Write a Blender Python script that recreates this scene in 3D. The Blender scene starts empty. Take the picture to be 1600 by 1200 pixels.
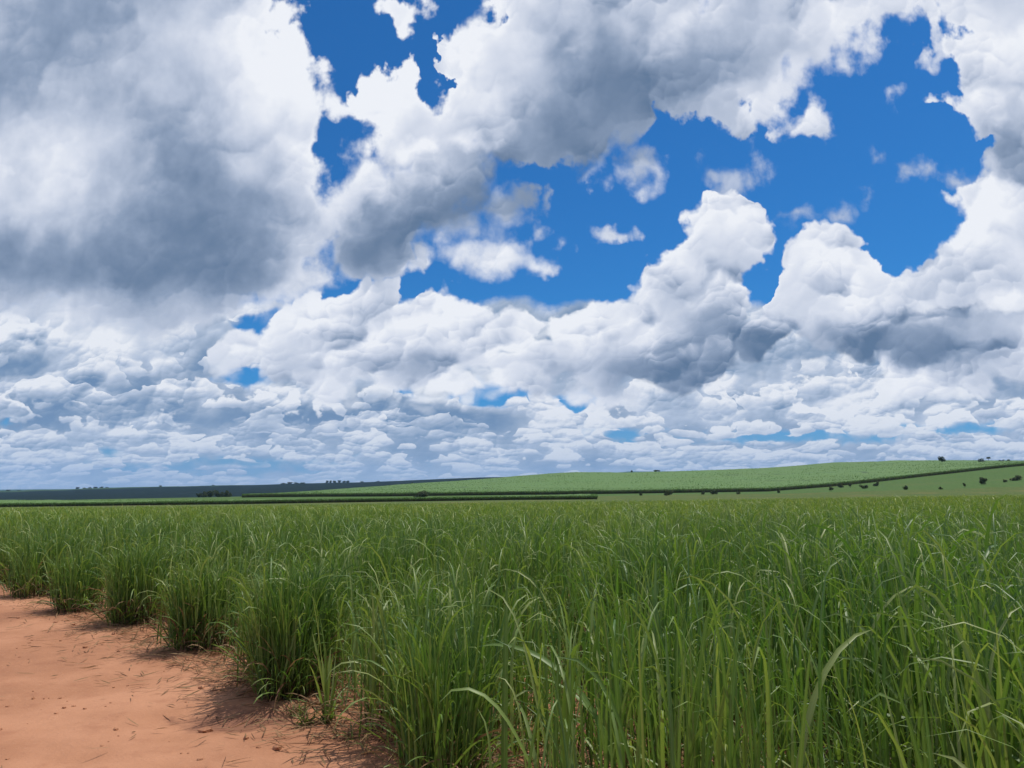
import bpy, math, random
import numpy as np
from mathutils import Vector, Matrix

# ------------------------------------------------------------------ camera
scene = bpy.context.scene
HAZE = True
cam_data = bpy.data.cameras.new("camera")
cam = bpy.data.objects.new("camera", cam_data)
scene.collection.objects.link(cam)
scene.camera = cam
EYE = 1.7
cam.location = (0.0, 0.0, EYE)
cam.rotation_euler = (math.radians(90 + 7.53), 0.0, 0.0)
cam_data.sensor_width = 36.0
cam_data.lens = 36.0 * 1209.0 / 1600.0
cam_data.clip_start = 0.05
cam_data.clip_end = 60000.0

# ------------------------------------------------------------------ exposure
vs = scene.view_settings
vs.view_transform = 'Standard'
vs.look = 'None'
vs.gamma = 1.0
vs.exposure = 0.0
vs.use_curve_mapping = False
scene.cycles.max_bounces = 6
scene.cycles.diffuse_bounces = 3
scene.cycles.glossy_bounces = 2
scene.cycles.transmission_bounces = 3
scene.cycles.volume_bounces = 1
scene.cycles.transparent_max_bounces = 6

# ------------------------------------------------------------------ sun
SUN_EL = math.radians(70.0)
SUN_AZ = math.radians(62.0)        # clockwise from +Y (the view direction)
sun_dir = Vector((math.sin(SUN_AZ) * math.cos(SUN_EL), math.cos(SUN_AZ) * math.cos(SUN_EL), math.sin(SUN_EL)))
sd = bpy.data.lights.new("sun", 'SUN')
sd.energy = 3.9
sd.angle = math.radians(0.53)
sd.color = (1.0, 0.95, 0.86)
sun = bpy.data.objects.new("sun", sd)
scene.collection.objects.link(sun)
sun.rotation_euler = (-sun_dir).to_track_quat('-Z', 'Y').to_euler()
sun.location = (30, 15, 60)

# ------------------------------------------------------------------ sky
# cloud layout, all numbers are tangents of directions in front of the
# viewer (u = x/y, v = z/y); curves give outlines, blobs (u, v, ru, rv,
# turn, strength) give gaps and thick or thin places
SKY = {
  'A_right': [(0.7308,-0.3327),(0.6726,-0.3107),(0.6486,-0.3009),(0.6323,-0.3039),(0.6133,-0.2925),(0.5981,-0.2761),(0.582,-0.2702),(0.5585,-0.2747),(0.5445,-0.2707),(0.5119,-0.2495),(0.4567,-0.2504),(0.3932,-0.2415),(0.3219,-0.2394),(0.278,-0.2508),(0.2432,-0.2793),(0.2001,-0.3114)],
  'A_bottom': [(-0.7251,0.213),(-0.6745,0.213),(-0.5986,0.213),(-0.5474,0.2044),(-0.496,0.1916),(-0.4619,0.183),(-0.4204,0.1916),(-0.3832,0.2044),(-0.3545,0.2216),(-0.3212,0.2328),(-0.2963,0.2449),(-0.2714,0.2605),(-0.2383,0.2867),(-0.1725,0.3932)],
  'A_tone': [(-0.645,0.5867,0.2297,0.1605,0,-0.16),(-0.66,0.663,0.1338,0.0577,0,-0.05),(-0.3901,0.6152,0.1419,0.0855,0,0.16),(-0.3174,0.5679,0.0793,0.1034,0,0.35),(-0.6073,0.4385,0.1041,0.1001,30,0.34),(-0.5283,0.5585,0.0969,0.0844,0,0.12),(-0.469,0.4476,0.2258,0.1003,20,-0.12),(-0.4013,0.3131,0.2562,0.1058,0,-0.18),(-0.4846,0.278,0.2805,0.0699,0,-0.22),(-0.6312,0.3043,0.1279,0.088,0,-0.02),(-0.5495,0.2345,0.1691,0.0346,0,0.16),(-0.2545,0.3932,0.0518,0.1799,0,0.28),(-0.3724,0.4248,0.0346,0.0218,0,0.18),(-0.6924,0.4203,0.0104,0.0181,0,0.25),(-0.2624,0.2432,0.0762,0.0606,0,0.25),(-0.3545,0.2216,0.1013,0.0344,0,0.12),(-0.6763,0.2345,0.1353,0.0346,0,0.08)],
  'B_top': [(-0.352,0.166),(-0.3235,0.3932),(-0.3057,0.4934),(-0.2673,0.5212),(-0.2564,0.5352),(-0.237,0.5324),(-0.2177,0.5342),(-0.2112,0.5548),(-0.1966,0.5698),(-0.1765,0.5773),(-0.1544,0.5735),(-0.1365,0.5623),(-0.1213,0.5473),(-0.1056,0.5529),(-0.0954,0.5849),(-0.0888,0.6247),(-0.089,0.6438),(-0.0713,0.661),(-0.0492,0.6822),(0.0,0.7308)],
  'B_bottom': [(-0.3543,0.2173),(-0.3121,0.2173),(-0.2539,0.2432),(-0.2295,0.2762),(-0.2038,0.2692),(-0.1696,0.2588),(-0.1446,0.2823),(-0.128,0.3087),(-0.0854,0.3113),(-0.0342,0.3307),(0.0,0.3467),(0.0344,0.3753),(0.0604,0.3968),(0.0907,0.4022),(0.1123,0.4067),(0.1386,0.4276),(0.1608,0.4521),(0.1782,0.4549),(0.1919,0.4842),(0.2143,0.5045),(0.2537,0.5045),(0.2795,0.4934),(0.3052,0.4796),(0.3273,0.4879),(0.3494,0.4934),(0.3767,0.5166),(0.4041,0.5398),(0.44,0.5529),(0.4678,0.5773),(0.4954,0.5962),(0.5285,0.6294),(0.5514,0.6399),(0.5675,0.6152),(0.5864,0.5698),(0.6118,0.6152),(0.6295,0.6152)],
  'B_holes': [(-0.2222,0.475,0.0296,0.0184,10,1),(-0.2474,0.443,0.0061,0.031,0,1),(0.0389,0.4131,0.0346,0.0181,0,1),(-0.0759,0.6784,0.0304,0.0251,0,0.0)],
  'B_extra': [(-0.1532,0.6514,0.0303,0.0441,0,1),(0.4016,0.4897,0.0437,0.0313,-20,1),(0.3676,0.4713,0.0122,0.0128,0,1),(0.5177,0.5305,0.0228,0.0149,0,1),(0.1767,0.4239,0.0398,0.0345,-25,1),(0.1386,0.329,0.0205,0.0106,0,1),(0.024,0.3396,0.012,0.0178,0,1),(-0.0154,0.3025,0.0716,0.0317,5,1),(-0.1237,0.3078,0.029,0.0247,0,1)],
  'W_extra': [(0.445,0.361,0.0292,0.0161,0,1),(0.4784,0.4022,0.0155,0.0198,0,1),(0.6048,0.4058,0.019,0.0108,0,1),(0.5669,0.4203,0.0104,0.0091,0,1),(0.52,0.4312,0.0225,0.0109,0,0.8),(0.284,0.4221,0.0381,0.0199,0,1),(0.3021,0.3968,0.0242,0.0324,10,1),(0.374,0.3663,0.0224,0.0107,0,1)],
  'B_tone': [(-0.1935,0.5492,0.0792,0.0561,0,0.17),(-0.1404,0.5305,0.1228,0.0838,-20,0.16),(-0.0887,0.6152,0.1419,0.1141,0,0.18),(0.2133,0.6342,0.0622,0.0573,0,0.2),(-0.1564,0.4521,0.113,0.0548,-15,0.05),(-0.208,0.4294,0.0433,0.0817,0,0.2),(0.0872,0.4842,0.2094,0.1012,-15,-0.3),(-0.1369,0.3307,0.1541,0.062,-10,-0.34),(-0.0345,0.3842,0.1723,0.0539,-20,-0.22),(0.2028,0.5679,0.1587,0.1034,0,-0.26),(0.3458,0.6152,0.1685,0.0855,0,-0.12),(-0.2043,0.2867,0.0936,0.035,0,-0.12),(-0.1845,0.3529,0.0601,0.0534,0,-0.15),(0.3159,0.5305,0.0965,0.0465,0,0.24),(0.1645,0.4203,0.0606,0.0362,0,-0.05),(-0.1303,0.4494,0.0226,0.0146,0,0.3),(-0.0539,0.4604,0.0348,0.0165,0,0.3),(-0.1237,0.3078,0.0427,0.0317,0,0.3),(-0.0171,0.3087,0.0939,0.0405,0,0.25),(0.4716,0.6438,0.0979,0.0479,0,0.15),(-0.1514,0.6486,0.0534,0.0575,0,0.12),(0.4033,0.4879,0.0524,0.0368,0,0.15),(0.0443,0.6152,0.0709,0.1141,0,0.05),(0.044,0.5585,0.0528,0.0562,0,0.05),(0.294,0.4113,0.0519,0.0542,0,-0.25),(0.4653,0.3842,0.0689,0.0539,0,-0.2),(-0.2416,0.3396,0.0428,0.0621,0,0.18)],
  'C_left': [(0.7308,0.6025),(0.6726,0.6054),(0.6342,0.6221),(0.6133,0.6205),(0.5981,0.6034),(0.5792,0.6109),(0.5585,0.6217),(0.5417,0.6204),(0.5305,0.602),(0.5138,0.5937),(0.5064,0.6124),(0.4916,0.6235),(0.4713,0.6185),(0.4677,0.6487),(0.4521,0.6535),(0.4276,0.6394),(0.4067,0.6308),(0.3968,0.6145),(0.386,0.5947),(0.3663,0.5984),(0.3503,0.5954),(0.3307,0.5803),(0.3166,0.5621),(0.3043,0.5544),(0.2937,0.5452),(0.278,0.5101),(0.166,0.486)],
  'C_tone': [(0.6754,0.6342,0.0978,0.0764,0,0.2),(0.6893,0.4842,0.096,0.0828,0,-0.12),(0.6601,0.4476,0.0608,0.0456,0,-0.18),(0.6276,0.3663,0.0516,0.0536,0,0.25),(0.6635,0.3842,0.0517,0.0359,0,0.18),(0.686,0.5492,0.0704,0.0561,0,0.06),(0.6135,0.5212,0.0526,0.0372,0,0.12)],
  'D_top': [(-0.7144,0.0987),(-0.4984,0.0987),(-0.4163,0.1154),(-0.3951,0.1575),(-0.3823,0.1873),(-0.3685,0.1958),(-0.3495,0.2035),(-0.3325,0.2001),(-0.3158,0.2052),(-0.3105,0.219),(-0.2939,0.2259),(-0.2859,0.2397),(-0.2725,0.2432),(-0.2644,0.2536),(-0.2525,0.2536),(-0.241,0.2362),(-0.2287,0.2484),(-0.2137,0.2588),(-0.1986,0.2658),(-0.1781,0.2588),(-0.1638,0.2649),(-0.1526,0.2553),(-0.142,0.2345),(-0.1251,0.2311),(-0.1229,0.2536),(-0.112,0.2631),(-0.0934,0.2666),(-0.078,0.2605),(-0.066,0.2449),(-0.0465,0.2345),(-0.0296,0.2259),(-0.0177,0.2121),(-0.0068,0.2259),(0.0152,0.2293),(0.0296,0.2242),(0.0422,0.2173),(0.0608,0.2311),(0.0717,0.2207),(0.0887,0.2311),(0.1184,0.2362),(0.1564,0.2345),(0.172,0.2501),(0.1768,0.2762),(0.1957,0.285),(0.211,0.285),(0.255,0.278),(0.2865,0.2087),(0.2947,0.2035),(0.3161,0.2121),(0.3343,0.2242),(0.3434,0.238),(0.3461,0.2605),(0.3504,0.2823),(0.3626,0.306),(0.3852,0.3325),(0.4071,0.3414),(0.4412,0.3378),(0.4637,0.3272),(0.4779,0.3078),(0.4886,0.2885),(0.4982,0.278),(0.5101,0.278),(0.5255,0.2797),(0.5451,0.292),(0.5632,0.3078),(0.5984,0.3219),(0.6519,0.3485),(0.7393,0.3663)],
  'D_base': [(-0.7207,0.166),(-0.3939,0.166),(-0.3346,0.1533),(-0.2503,0.1322),(-0.0833,0.1238),(-0.0334,0.1322),(0.0417,0.1271),(0.1666,0.1221),(0.2506,0.1406),(0.2886,0.1533),(0.3346,0.1533),(0.419,0.166),(0.5006,0.1322),(0.5834,0.1238),(0.7175,0.1322)],
  'D_holes': [(0.0437,0.1916,0.0135,0.0222,0,1),(-0.0126,0.1728,0.0117,0.0051,0,1)],
  'D_tone': [(-0.5459,0.183,0.1848,0.029,0,-0.16),(-0.6205,0.1702,0.1006,0.0221,0,-0.3),(-0.1785,0.278,0.0425,0.0524,0,-0.25),(-0.2018,0.1916,0.0841,0.0342,0,-0.2),(-0.1172,0.1575,0.067,0.022,0,-0.32),(-0.2677,0.1533,0.1088,0.0237,0,-0.22),(0.1758,0.1575,0.1423,0.0424,-5,-0.42),(0.2184,0.183,0.084,0.0512,-25,-0.22),(0.2539,0.2432,0.0508,0.052,0,-0.14),(0.0835,0.1406,0.0501,0.0253,0,-0.12),(0.4454,0.1873,0.1597,0.0222,5,-0.42),(0.3354,0.1702,0.0755,0.0221,10,-0.4),(0.6189,0.2562,0.1187,0.0226,-10,-0.4),(0.5736,0.2173,0.1265,0.0172,-5,-0.3),(0.6305,0.2955,0.1022,0.0228,-15,-0.25),(0.5866,0.166,0.1173,0.034,0,-0.3),(0.4072,0.2605,0.0424,0.0522,0,-0.04),(0.418,0.3043,0.0512,0.0352,0,0.12),(-0.0845,0.2345,0.0761,0.0432,0,0.15),(0.0589,0.2001,0.0505,0.0428,0,0.05),(0.1348,0.2087,0.0758,0.0343,0,0.15),(-0.2531,0.2173,0.0928,0.0344,0,0.1),(0.5078,0.2432,0.0931,0.0225,-10,0.08),(-0.1345,0.1916,0.0504,0.0256,0,0.1),(-0.3101,0.166,0.0754,0.0255,0,-0.06),(0.0839,0.1788,0.042,0.0341,0,0.14),(0.6397,0.2001,0.0842,0.0257,0,-0.1)],
  'E_left': [(0.4067,0.3024),(0.3959,0.2692),(0.3932,0.2657),(0.3806,0.2567),(0.3619,0.2526),(0.3485,0.2556),(0.3378,0.2467),(0.3237,0.2206),(0.3087,0.2031),(0.2972,0.1994),(0.2885,0.1958),(0.2823,0.1786),(0.2649,0.1723),(0.2432,0.1693),(0.2001,0.1347),(0.166,0.0838),(0.1238,0.0667)],
  'E_right': [(0.4067,0.2679),(0.4004,0.2918),(0.3905,0.3018),(0.3824,0.3239),(0.3762,0.3409),(0.3663,0.349),(0.3529,0.3519),(0.3414,0.3488),(0.3307,0.3441),(0.3201,0.3385),(0.3095,0.3329),(0.2955,0.3289),(0.2823,0.3283),(0.2692,0.321),(0.2588,0.324),(0.2432,0.3182),(0.2259,0.304),(0.2001,0.2912),(0.1788,0.2854),(0.1491,0.2759),(0.1221,0.25)],
  'E_tone': [(0.2662,0.3574,0.0601,0.0535,0,0.14),(0.2218,0.3043,0.0597,0.0352,0,0.12),(0.2705,0.2345,0.0676,0.0691,0,-0.28),(0.2179,0.166,0.1257,0.0509,0,-0.42),(0.2972,0.2692,0.034,0.0523,0,-0.14),(0.186,0.2345,0.0507,0.0432,0,0.1),(0.1177,0.1916,0.0589,0.0513,0,0.1),(0.1503,0.1406,0.1002,0.0253,0,-0.3)],
  'L_holes': [(-0.0208,0.1221,0.0483,0.0134,0,1),(0.0832,0.1087,0.02,0.0134,0,1),(-0.1458,0.1221,0.0133,0.0042,0,1),(-0.6562,0.0787,0.0116,0.0066,0,0.6),(0.3555,0.0613,0.1157,0.0058,0,0.8),(0.1407,0.0688,0.0298,0.0091,0,0.9),(0.5795,0.0721,0.0497,0.0066,0,0.8),(-0.3408,0.1406,0.0368,0.0101,0,0.8),(-0.3271,0.213,0.0371,0.0172,0,1),(-0.2979,0.2432,0.0169,0.0191,0,1),(-0.3868,0.0284,0.0988,0.0066,0,0.6)],
  'L_tone': [(-0.5471,0.2001,0.2188,0.0343,0,0.1),(-0.6453,0.166,0.0838,0.0221,0,-0.45),(-0.584,0.1322,0.1251,0.0252,0,-0.15),(-0.5465,0.1916,0.1345,0.0342,0,0.25),(-0.4923,0.1322,0.0501,0.0252,0,0.1),(-0.614,0.0903,0.0996,0.0283,0,-0.34),(-0.4743,0.1112,0.0749,0.0285,0,-0.35),(-0.3319,0.0903,0.1079,0.02,0,-0.35),(-0.1578,0.0987,0.1329,0.0217,0,-0.32),(-0.0828,0.0779,0.0746,0.0183,0,-0.4),(-0.2002,0.1322,0.1001,0.0252,0,0.08),(-0.2664,0.1154,0.05,0.0218,0,0.28),(-0.3904,0.0987,0.0299,0.0217,0,0.3),(0.0581,0.0903,0.0498,0.0416,0,0.25),(0.1661,0.0987,0.0997,0.025,0,0.12),(0.2652,0.082,0.0746,0.0249,0,0.16),(0.4569,0.0987,0.0748,0.0334,0,0.26),(0.5859,0.1575,0.1088,0.0254,0,-0.32),(0.6313,0.0987,0.0748,0.0334,0,0.05),(-0.4022,0.166,0.0503,0.0255,0,-0.28),(0.3754,0.1322,0.1001,0.0202,0,0.1),(0.3164,0.1154,0.0333,0.0117,0,-0.1),(-0.3057,0.0572,0.1652,0.0248,0,-0.05),(-0.5777,0.0489,0.1155,0.0247,0,0.08)],
}


class Nodes:
    """tiny helper for building node trees"""
    def __init__(self, tree):
        self.t = tree
    def new(self, kind, **kw):
        n = self.t.nodes.new(kind)
        for k, v in kw.items():
            setattr(n, k, v)
        return n
    def put(self, sock, v):
        if isinstance(v, bpy.types.NodeSocket):
            self.t.links.new(v, sock)
        elif v is not None:
            sock.default_value = v
    def m(self, op, a, b=None, c=None, clamp=False):
        n = self.new('ShaderNodeMath', operation=op, use_clamp=clamp)
        for i, v in enumerate((a, b, c)):
            self.put(n.inputs[i], v)
        return n.outputs[0]
    def v(self, op, a, b=None, c=None, scale=None):
        n = self.new('ShaderNodeVectorMath', operation=op)
        for i, x in enumerate((a, b, c)):
            self.put(n.inputs[i], x)
        if scale is not None:
            self.put(n.inputs['Scale'], scale)
        return n.outputs['Value'] if op in ('LENGTH', 'DOT_PRODUCT', 'DISTANCE') else n.outputs['Vector']
    def sep(self, a):
        n = self.new('ShaderNodeSeparateXYZ'); self.put(n.inputs[0], a); return n.outputs
    def comb(self, x, y, z=0.0):
        n = self.new('ShaderNodeCombineXYZ')
        for i, q in enumerate((x, y, z)):
            self.put(n.inputs[i], q)
        return n.outputs[0]
    def noise(self, vec, scale, detail=3.0, rough=0.5, dist=0.0, dim='3D', lac=2.0, kind='FBM', color=False):
        n = self.new('ShaderNodeTexNoise', noise_dimensions=dim, noise_type=kind)
        self.put(n.inputs['Vector'], vec)
        self.put(n.inputs['Scale'], scale); self.put(n.inputs['Detail'], detail)
        self.put(n.inputs['Roughness'], rough); self.put(n.inputs['Lacunarity'], lac)
        self.put(n.inputs['Distortion'], dist)
        return n.outputs['Color'] if color else n.outputs[0]
    def voro(self, vec, scale, detail=2.0, rough=0.5, lac=2.0, dim='2D', feature='F1', smooth=0.5):
        n = self.new('ShaderNodeTexVoronoi', voronoi_dimensions=dim, feature=feature)
        self.put(n.inputs['Vector'], vec)
        self.put(n.inputs['Scale'], scale); self.put(n.inputs['Detail'], detail)
        self.put(n.inputs['Roughness'], rough); self.put(n.inputs['Lacunarity'], lac)
        if feature == 'SMOOTH_F1':
            self.put(n.inputs['Smoothness'], smooth)
        n.normalize = True
        return n.outputs['Distance']
    def step(self, x, lo, hi, a=0.0, b=1.0, kind='SMOOTHSTEP'):
        n = self.new('ShaderNodeMapRange', interpolation_type=kind)
        self.put(n.inputs['Value'], x)
        self.put(n.inputs['From Min'], lo); self.put(n.inputs['From Max'], hi)
        self.put(n.inputs['To Min'], a); self.put(n.inputs['To Max'], b)
        return n.outputs['Result']
    def mix(self, f, a, b, blend='MIX'):
        n = self.new('ShaderNodeMix', data_type='RGBA', blend_type=blend)
        self.put(n.inputs[0], f)
        for s, v in ((6, a), (7, b)):
            if isinstance(v, (tuple, list)) and len(v) == 3:
                v = (*v, 1.0)
            self.put(n.inputs[s], v)
        return n.outputs[2]
    def ramp(self, f, stops, interp='LINEAR'):
        n = self.new('ShaderNodeValToRGB')
        cr = n.color_ramp
        cr.interpolation = interp
        while len(cr.elements) < len(stops):
            cr.elements.new(0.5)
        for e, (p, c) in zip(cr.elements, stops):
            e.position = p
            e.color = (*c, 1.0) if len(c) == 3 else c
        self.put(n.inputs[0], f)
        return n.outputs[0]
    def curve(self, x, pts, x0, x1, y0, y1):
        """value of the polyline pts at x, by a float curve node"""
        q = self.m('MULTIPLY_ADD', x, 1.0 / (x1 - x0), -x0 / (x1 - x0), clamp=True)
        n = self.new('ShaderNodeFloatCurve')
        cm = n.mapping
        cm.use_clip = False
        cm.extend = 'HORIZONTAL'
        cv = cm.curves[0]
        pp = sorted(((a - x0) / (x1 - x0), (b - y0) / (y1 - y0)) for a, b in pts)
        pp = [p for p in pp if -0.001 <= p[0] <= 1.001]
        while len(cv.points) < len(pp):
            cv.points.new(0.5, 0.5)
        for p, (a, b) in zip(cv.points, pp):
            p.location = (a, b)
            p.handle_type = 'AUTO_CLAMPED'
        cm.update()
        self.put(n.inputs['Value'], q)
        self.put(n.inputs['Factor'], 1.0)
        return self.m('MULTIPLY_ADD', n.outputs[0], y1 - y0, y0)


def build_world():
    w = bpy.data.worlds.new("World")
    scene.world = w
    w.use_nodes = True
    t = w.node_tree
    t.nodes.clear()
    g = Nodes(t)
    out = g.new('ShaderNodeOutputWorld')
    bg = g.new('ShaderNodeBackground')
    t.links.new(bg.outputs[0], out.inputs[0])
    bg.inputs['Strength'].default_value = 0.1
    sky = g.new('ShaderNodeTexSky', sky_type='NISHITA')
    sky.sun_disc = False
    sky.sun_elevation = SUN_EL
    sky.sun_rotation = SUN_AZ
    sky.air_density = 1.0
    sky.dust_density = 0.6
    sky.ozone_density = 2.5
    tc = g.new('ShaderNodeTexCoord')
    d = g.sep(tc.outputs['Generated'])
    ay = g.m('MAXIMUM', g.m('ABSOLUTE', d[1]), 0.08)
    u0 = g.m('DIVIDE', d[0], ay)
    v0 = g.m('DIVIDE', d[2], ay)
    # features flatten and shrink towards the horizon
    vv = g.m('MAXIMUM', v0, 0.0)
    size = g.m('MULTIPLY_ADD', vv, 0.9, 0.12)      # local feature size in tangents
    lg = g.m('LOGARITHM', g.m('ADD', vv, 0.06), 2.718282)
    Q = g.comb(u0, g.m('MULTIPLY_ADD', vv, 0.6, g.m('MULTIPLY', lg, 0.13)), 0.0)
    # domain warp
    wc = g.noise(Q, 17.0, 4.0, 0.50, color=True, dim='2D')
    wv = g.v('SUBTRACT', wc, (0.5, 0.5, 0.5))
    wv = g.v('MULTIPLY', wv, (1.0, 0.8, 0.0))
    W = g.v('SCALE', wv, scale=g.m('MULTIPLY', size, 0.17))
    p = g.v('ADD', g.comb(u0, v0), W)
    ps = g.sep(p)
    u, v = ps[0], ps[1]
    # cauliflower heaps: rounded cells of falling size, each lit from above
    Qw = g.v('ADD', Q, g.v('SCALE', wv, scale=0.045))
    L = (-0.42, 0.90, 0.0)
    def cells(q, sc):
        n = g.new('ShaderNodeTexVoronoi', voronoi_dimensions='2D', feature='SMOOTH_F1')
        g.put(n.inputs['Vector'], q)
        g.put(n.inputs['Scale'], sc); g.put(n.inputs['Detail'], 0.0)
        g.put(n.inputs['Smoothness'], 0.28)
        dv = g.v('SUBTRACT', q, n.outputs['Position'])
        lit = g.m('MULTIPLY', g.v('DOT_PRODUCT', dv, L), sc)
        dome = g.m('SUBTRACT', 0.22, g.m('POWER', n.outputs['Distance'], 2.0))
        return lit, dome
    def pile(q, scales, wl, wd):
        lit = dome = 0.0
        for sc, a, b in zip(scales, wl, wd):
            l_, d_ = cells(q, sc)
            lit = g.m('MULTIPLY_ADD', l_, a, lit)
            dome = g.m('MULTIPLY_ADD', d_, b, dome)
        return lit, dome
    puff, dome = pile(Qw, (11.0, 27.0, 61.0), (0.46, 0.26, 0.12), (0.55, 0.30, 0.15))
    Ql = g.v('ADD', Q, g.v('SCALE', wv, scale=0.014))
    near_h = g.step(v0, 0.02, 0.13)
    puffl, domel = pile(Ql, (19.0, 45.0, 105.0), (g.m('MULTIPLY_ADD', near_h, 0.55, 0.15), 0.46, g.m('MULTIPLY_ADD', near_h, -0.16, 0.36)), (0.5, 0.3, 0.15))
    # soft large scale variation
    soft = g.noise(Q, 5.0, 3.0, 0.5, dim='2D')
    fine = g.noise(Q, 22.0, 4.0, 0.55, dim='2D')
    softc = g.m('SUBTRACT', soft, 0.5)
    finec = g.m('SUBTRACT', fine, 0.5)
    mid = g.noise(Ql, 12.0, 3.0, 0.5, dim='2D')
    midc = g.m('SUBTRACT', mid, 0.5)

    UX, VX = (-0.80, 0.80), (-0.02, 0.74)
    def over_u(name): return g.curve(u, SKY[name], *UX, *VX)
    def over_v(name): return g.curve(v, SKY[name], *VX, *UX)
    def blob_dist(spec, pos=None):
        """signed distance-like value of an ellipse, >0 inside"""
        a, b, ra, rb, rot, s = spec
        mp = g.new('ShaderNodeMapping', vector_type='TEXTURE')
        g.put(mp.inputs['Vector'], pos if pos is not None else p)
        mp.inputs['Location'].default_value = (a, b, 0)
        mp.inputs['Rotation'].default_value = (0, 0, math.radians(-rot))
        mp.inputs['Scale'].default_value = (ra, rb, 1)
        l = g.v('LENGTH', mp.outputs[0])
        return g.m('MULTIPLY', g.m('SUBTRACT', 1.0, l), min(ra, rb))
    def tones(name, base):
        acc = base
        for (a, b, ra, rb, rot, s) in SKY[name]:
            mp = g.new('ShaderNodeMapping', vector_type='TEXTURE')
            g.put(mp.inputs['Vector'], p)
            mp.inputs['Location'].default_value = (a, b, 0)
            mp.inputs['Rotation'].default_value = (0, 0, math.radians(-rot))
            k = 1.45
            mp.inputs['Scale'].default_value = (ra * k, rb * k, 1)
            gr = g.new('ShaderNodeTexGradient', gradient_type='SPHERICAL')
            g.put(gr.inputs[0], mp.outputs[0])
            sm = gr.outputs['Fac']
            acc = g.m('MULTIPLY_ADD', sm, s * 1.25, acc)
        return acc
    sminmax = 0.012
    def smin(a, b): return g.m('SMOOTH_MIN', a, b, sminmax)
    def smax(a, b): return g.m('SMOOTH_MAX', a, b, sminmax)

    bump = g.m('MULTIPLY', dome, g.m('MULTIPLY', g.m('MINIMUM', size, 0.40), 0.16))
    rag = g.m('MULTIPLY', finec, g.m('MULTIPLY', size, 0.16))

    TONE = [(0.00, (0.110, 0.180, 0.300)), (0.18, (0.165, 0.235, 0.360)), (0.38, (0.275, 0.350, 0.490)),
            (0.60, (0.500, 0.565, 0.700)), (0.80, (0.700, 0.745, 0.850)), (1.0, (0.870, 0.895, 0.950))]
    TONE_LOW = [(0.00, (0.150, 0.255, 0.430)), (0.18, (0.215, 0.315, 0.480)), (0.38, (0.330, 0.420, 0.570)),
                (0.60, (0.465, 0.550, 0.700)), (0.80, (0.660, 0.715, 0.820)), (1.0, (0.830, 0.860, 0.920))]
    def shade(tone, low):
        return g.ramp(tone, TONE_LOW if low else TONE)
    # some stretches are smooth mist, others piled heaps
    calm = g.step(mid, 0.38, 0.62, 0.25, 1.15)
    def layer(col, F, tone, e0, e1, opacity=1.0, rim=0.18, rimw=0.05, pf=1.0, pu=None, low=False):
        F = g.m('ADD', F, 0.006)
        a = g.step(F, e0, e1)
        if opacity != 1.0:
            a = g.m('MULTIPLY', a, opacity)
        r = g.step(F, 0.0, rimw, rim, 0.0)
        tt = g.m('ADD', tone, r)
        k = g.m('MULTIPLY', g.step(F, 0.0, 0.12, 1.15, 0.55), g.m('MULTIPLY', calm, pf))
        tt = g.m('MULTIPLY_ADD', pu if pu is not None else puff, k, tt)
        return g.mix(a, col, shade(tt, low))

    # clear sky, the deep blue of the photograph
    clear = g.mix(1.0, sky.outputs[0], (0.15, 0.60, 1.04, 1.0), blend='MULTIPLY')
    lowblue = g.step(v0, 0.0, 0.30, 1.0, 0.0)
    base = g.v('SCALE', clear, scale=0.1)
    col = g.mix(g.m('MULTIPLY', lowblue, 0.35), base, (0.06, 0.26, 0.66))
    # ---- low banks of cumulus all the way to the horizon
    hole = None
    for s in SKY['L_holes']:
        q = g.m('MULTIPLY', blob_dist(s), s[5] * 1.6)
        hole = q if hole is None else g.m('MAXIMUM', hole, q)
    fl = g.m('MULTIPLY_ADD', midc, 0.06, 0.034)
    fl = g.m('MINIMUM', fl, g.m('MULTIPLY', hole, -1.0))
    fl = g.m('MULTIPLY_ADD', domel, 0.03, fl)
    fl = g.m('MINIMUM', fl, g.m('SUBTRACT', 0.24, v))
    tb0 = tones('L_tone', 0.0)
    tl = g.m('ADD', tb0, 0.51)
    tl = g.m('MULTIPLY_ADD', midc, 1.3, tl)
    tl = g.m('MULTIPLY_ADD', softc, 0.6, tl)
    col = layer(col, fl, tl, 0.0, 0.014, rim=0.08, rimw=0.02, pf=0.6, pu=puffl, low=True)
    wl = g.v('MULTIPLY', g.v('SUBTRACT', g.noise(Ql, 14.0, 3.0, 0.6, color=True, dim='2D'), (0.5, 0.5, 0.5)), (1.0, 0.6, 0.0))
    # rows of separate heaps, flat based and bright on top, far ones small
    for sc, off, vlo, vhi, rad in ((40.0, (3.13, 1.7), -0.01, 0.085, 0.50), (27.0, (7.7, 4.2), 0.008, 0.120, 0.50), (17.0, (5.3, 2.9), 0.030, 0.17, 0.50), (10.5, (1.9, 6.1), 0.075, 0.23, 0.50)):
        wq = g.v('SCALE', wl, scale=1.5 / sc)
        qa = g.v('ADD', g.v('MULTIPLY', g.v('ADD', Ql, wq), (0.80, 1.0, 1.0)), (off[0], off[1], 0.0))
        n = g.new('ShaderNodeTexVoronoi', voronoi_dimensions='2D', feature='F1')
        g.put(n.inputs['Vector'], qa); g.put(n.inputs['Scale'], sc); g.put(n.inputs['Detail'], 0.0)
        dv = g.sep(g.v('SCALE', g.v('SUBTRACT', qa, n.outputs['Position']), scale=sc))
        dx, dy = dv[0], dv[1]
        rnd = g.sep(n.outputs['Color'])[0]
        rnd2 = g.sep(n.outputs['Color'])[1]
        ya = g.m('ADD', g.m('MULTIPLY', g.m('MAXIMUM', dy, -0.10), 1.15), g.m('MULTIPLY', g.m('MINIMUM', g.m('ADD', dy, 0.10), 0.0), 4.5))
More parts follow.
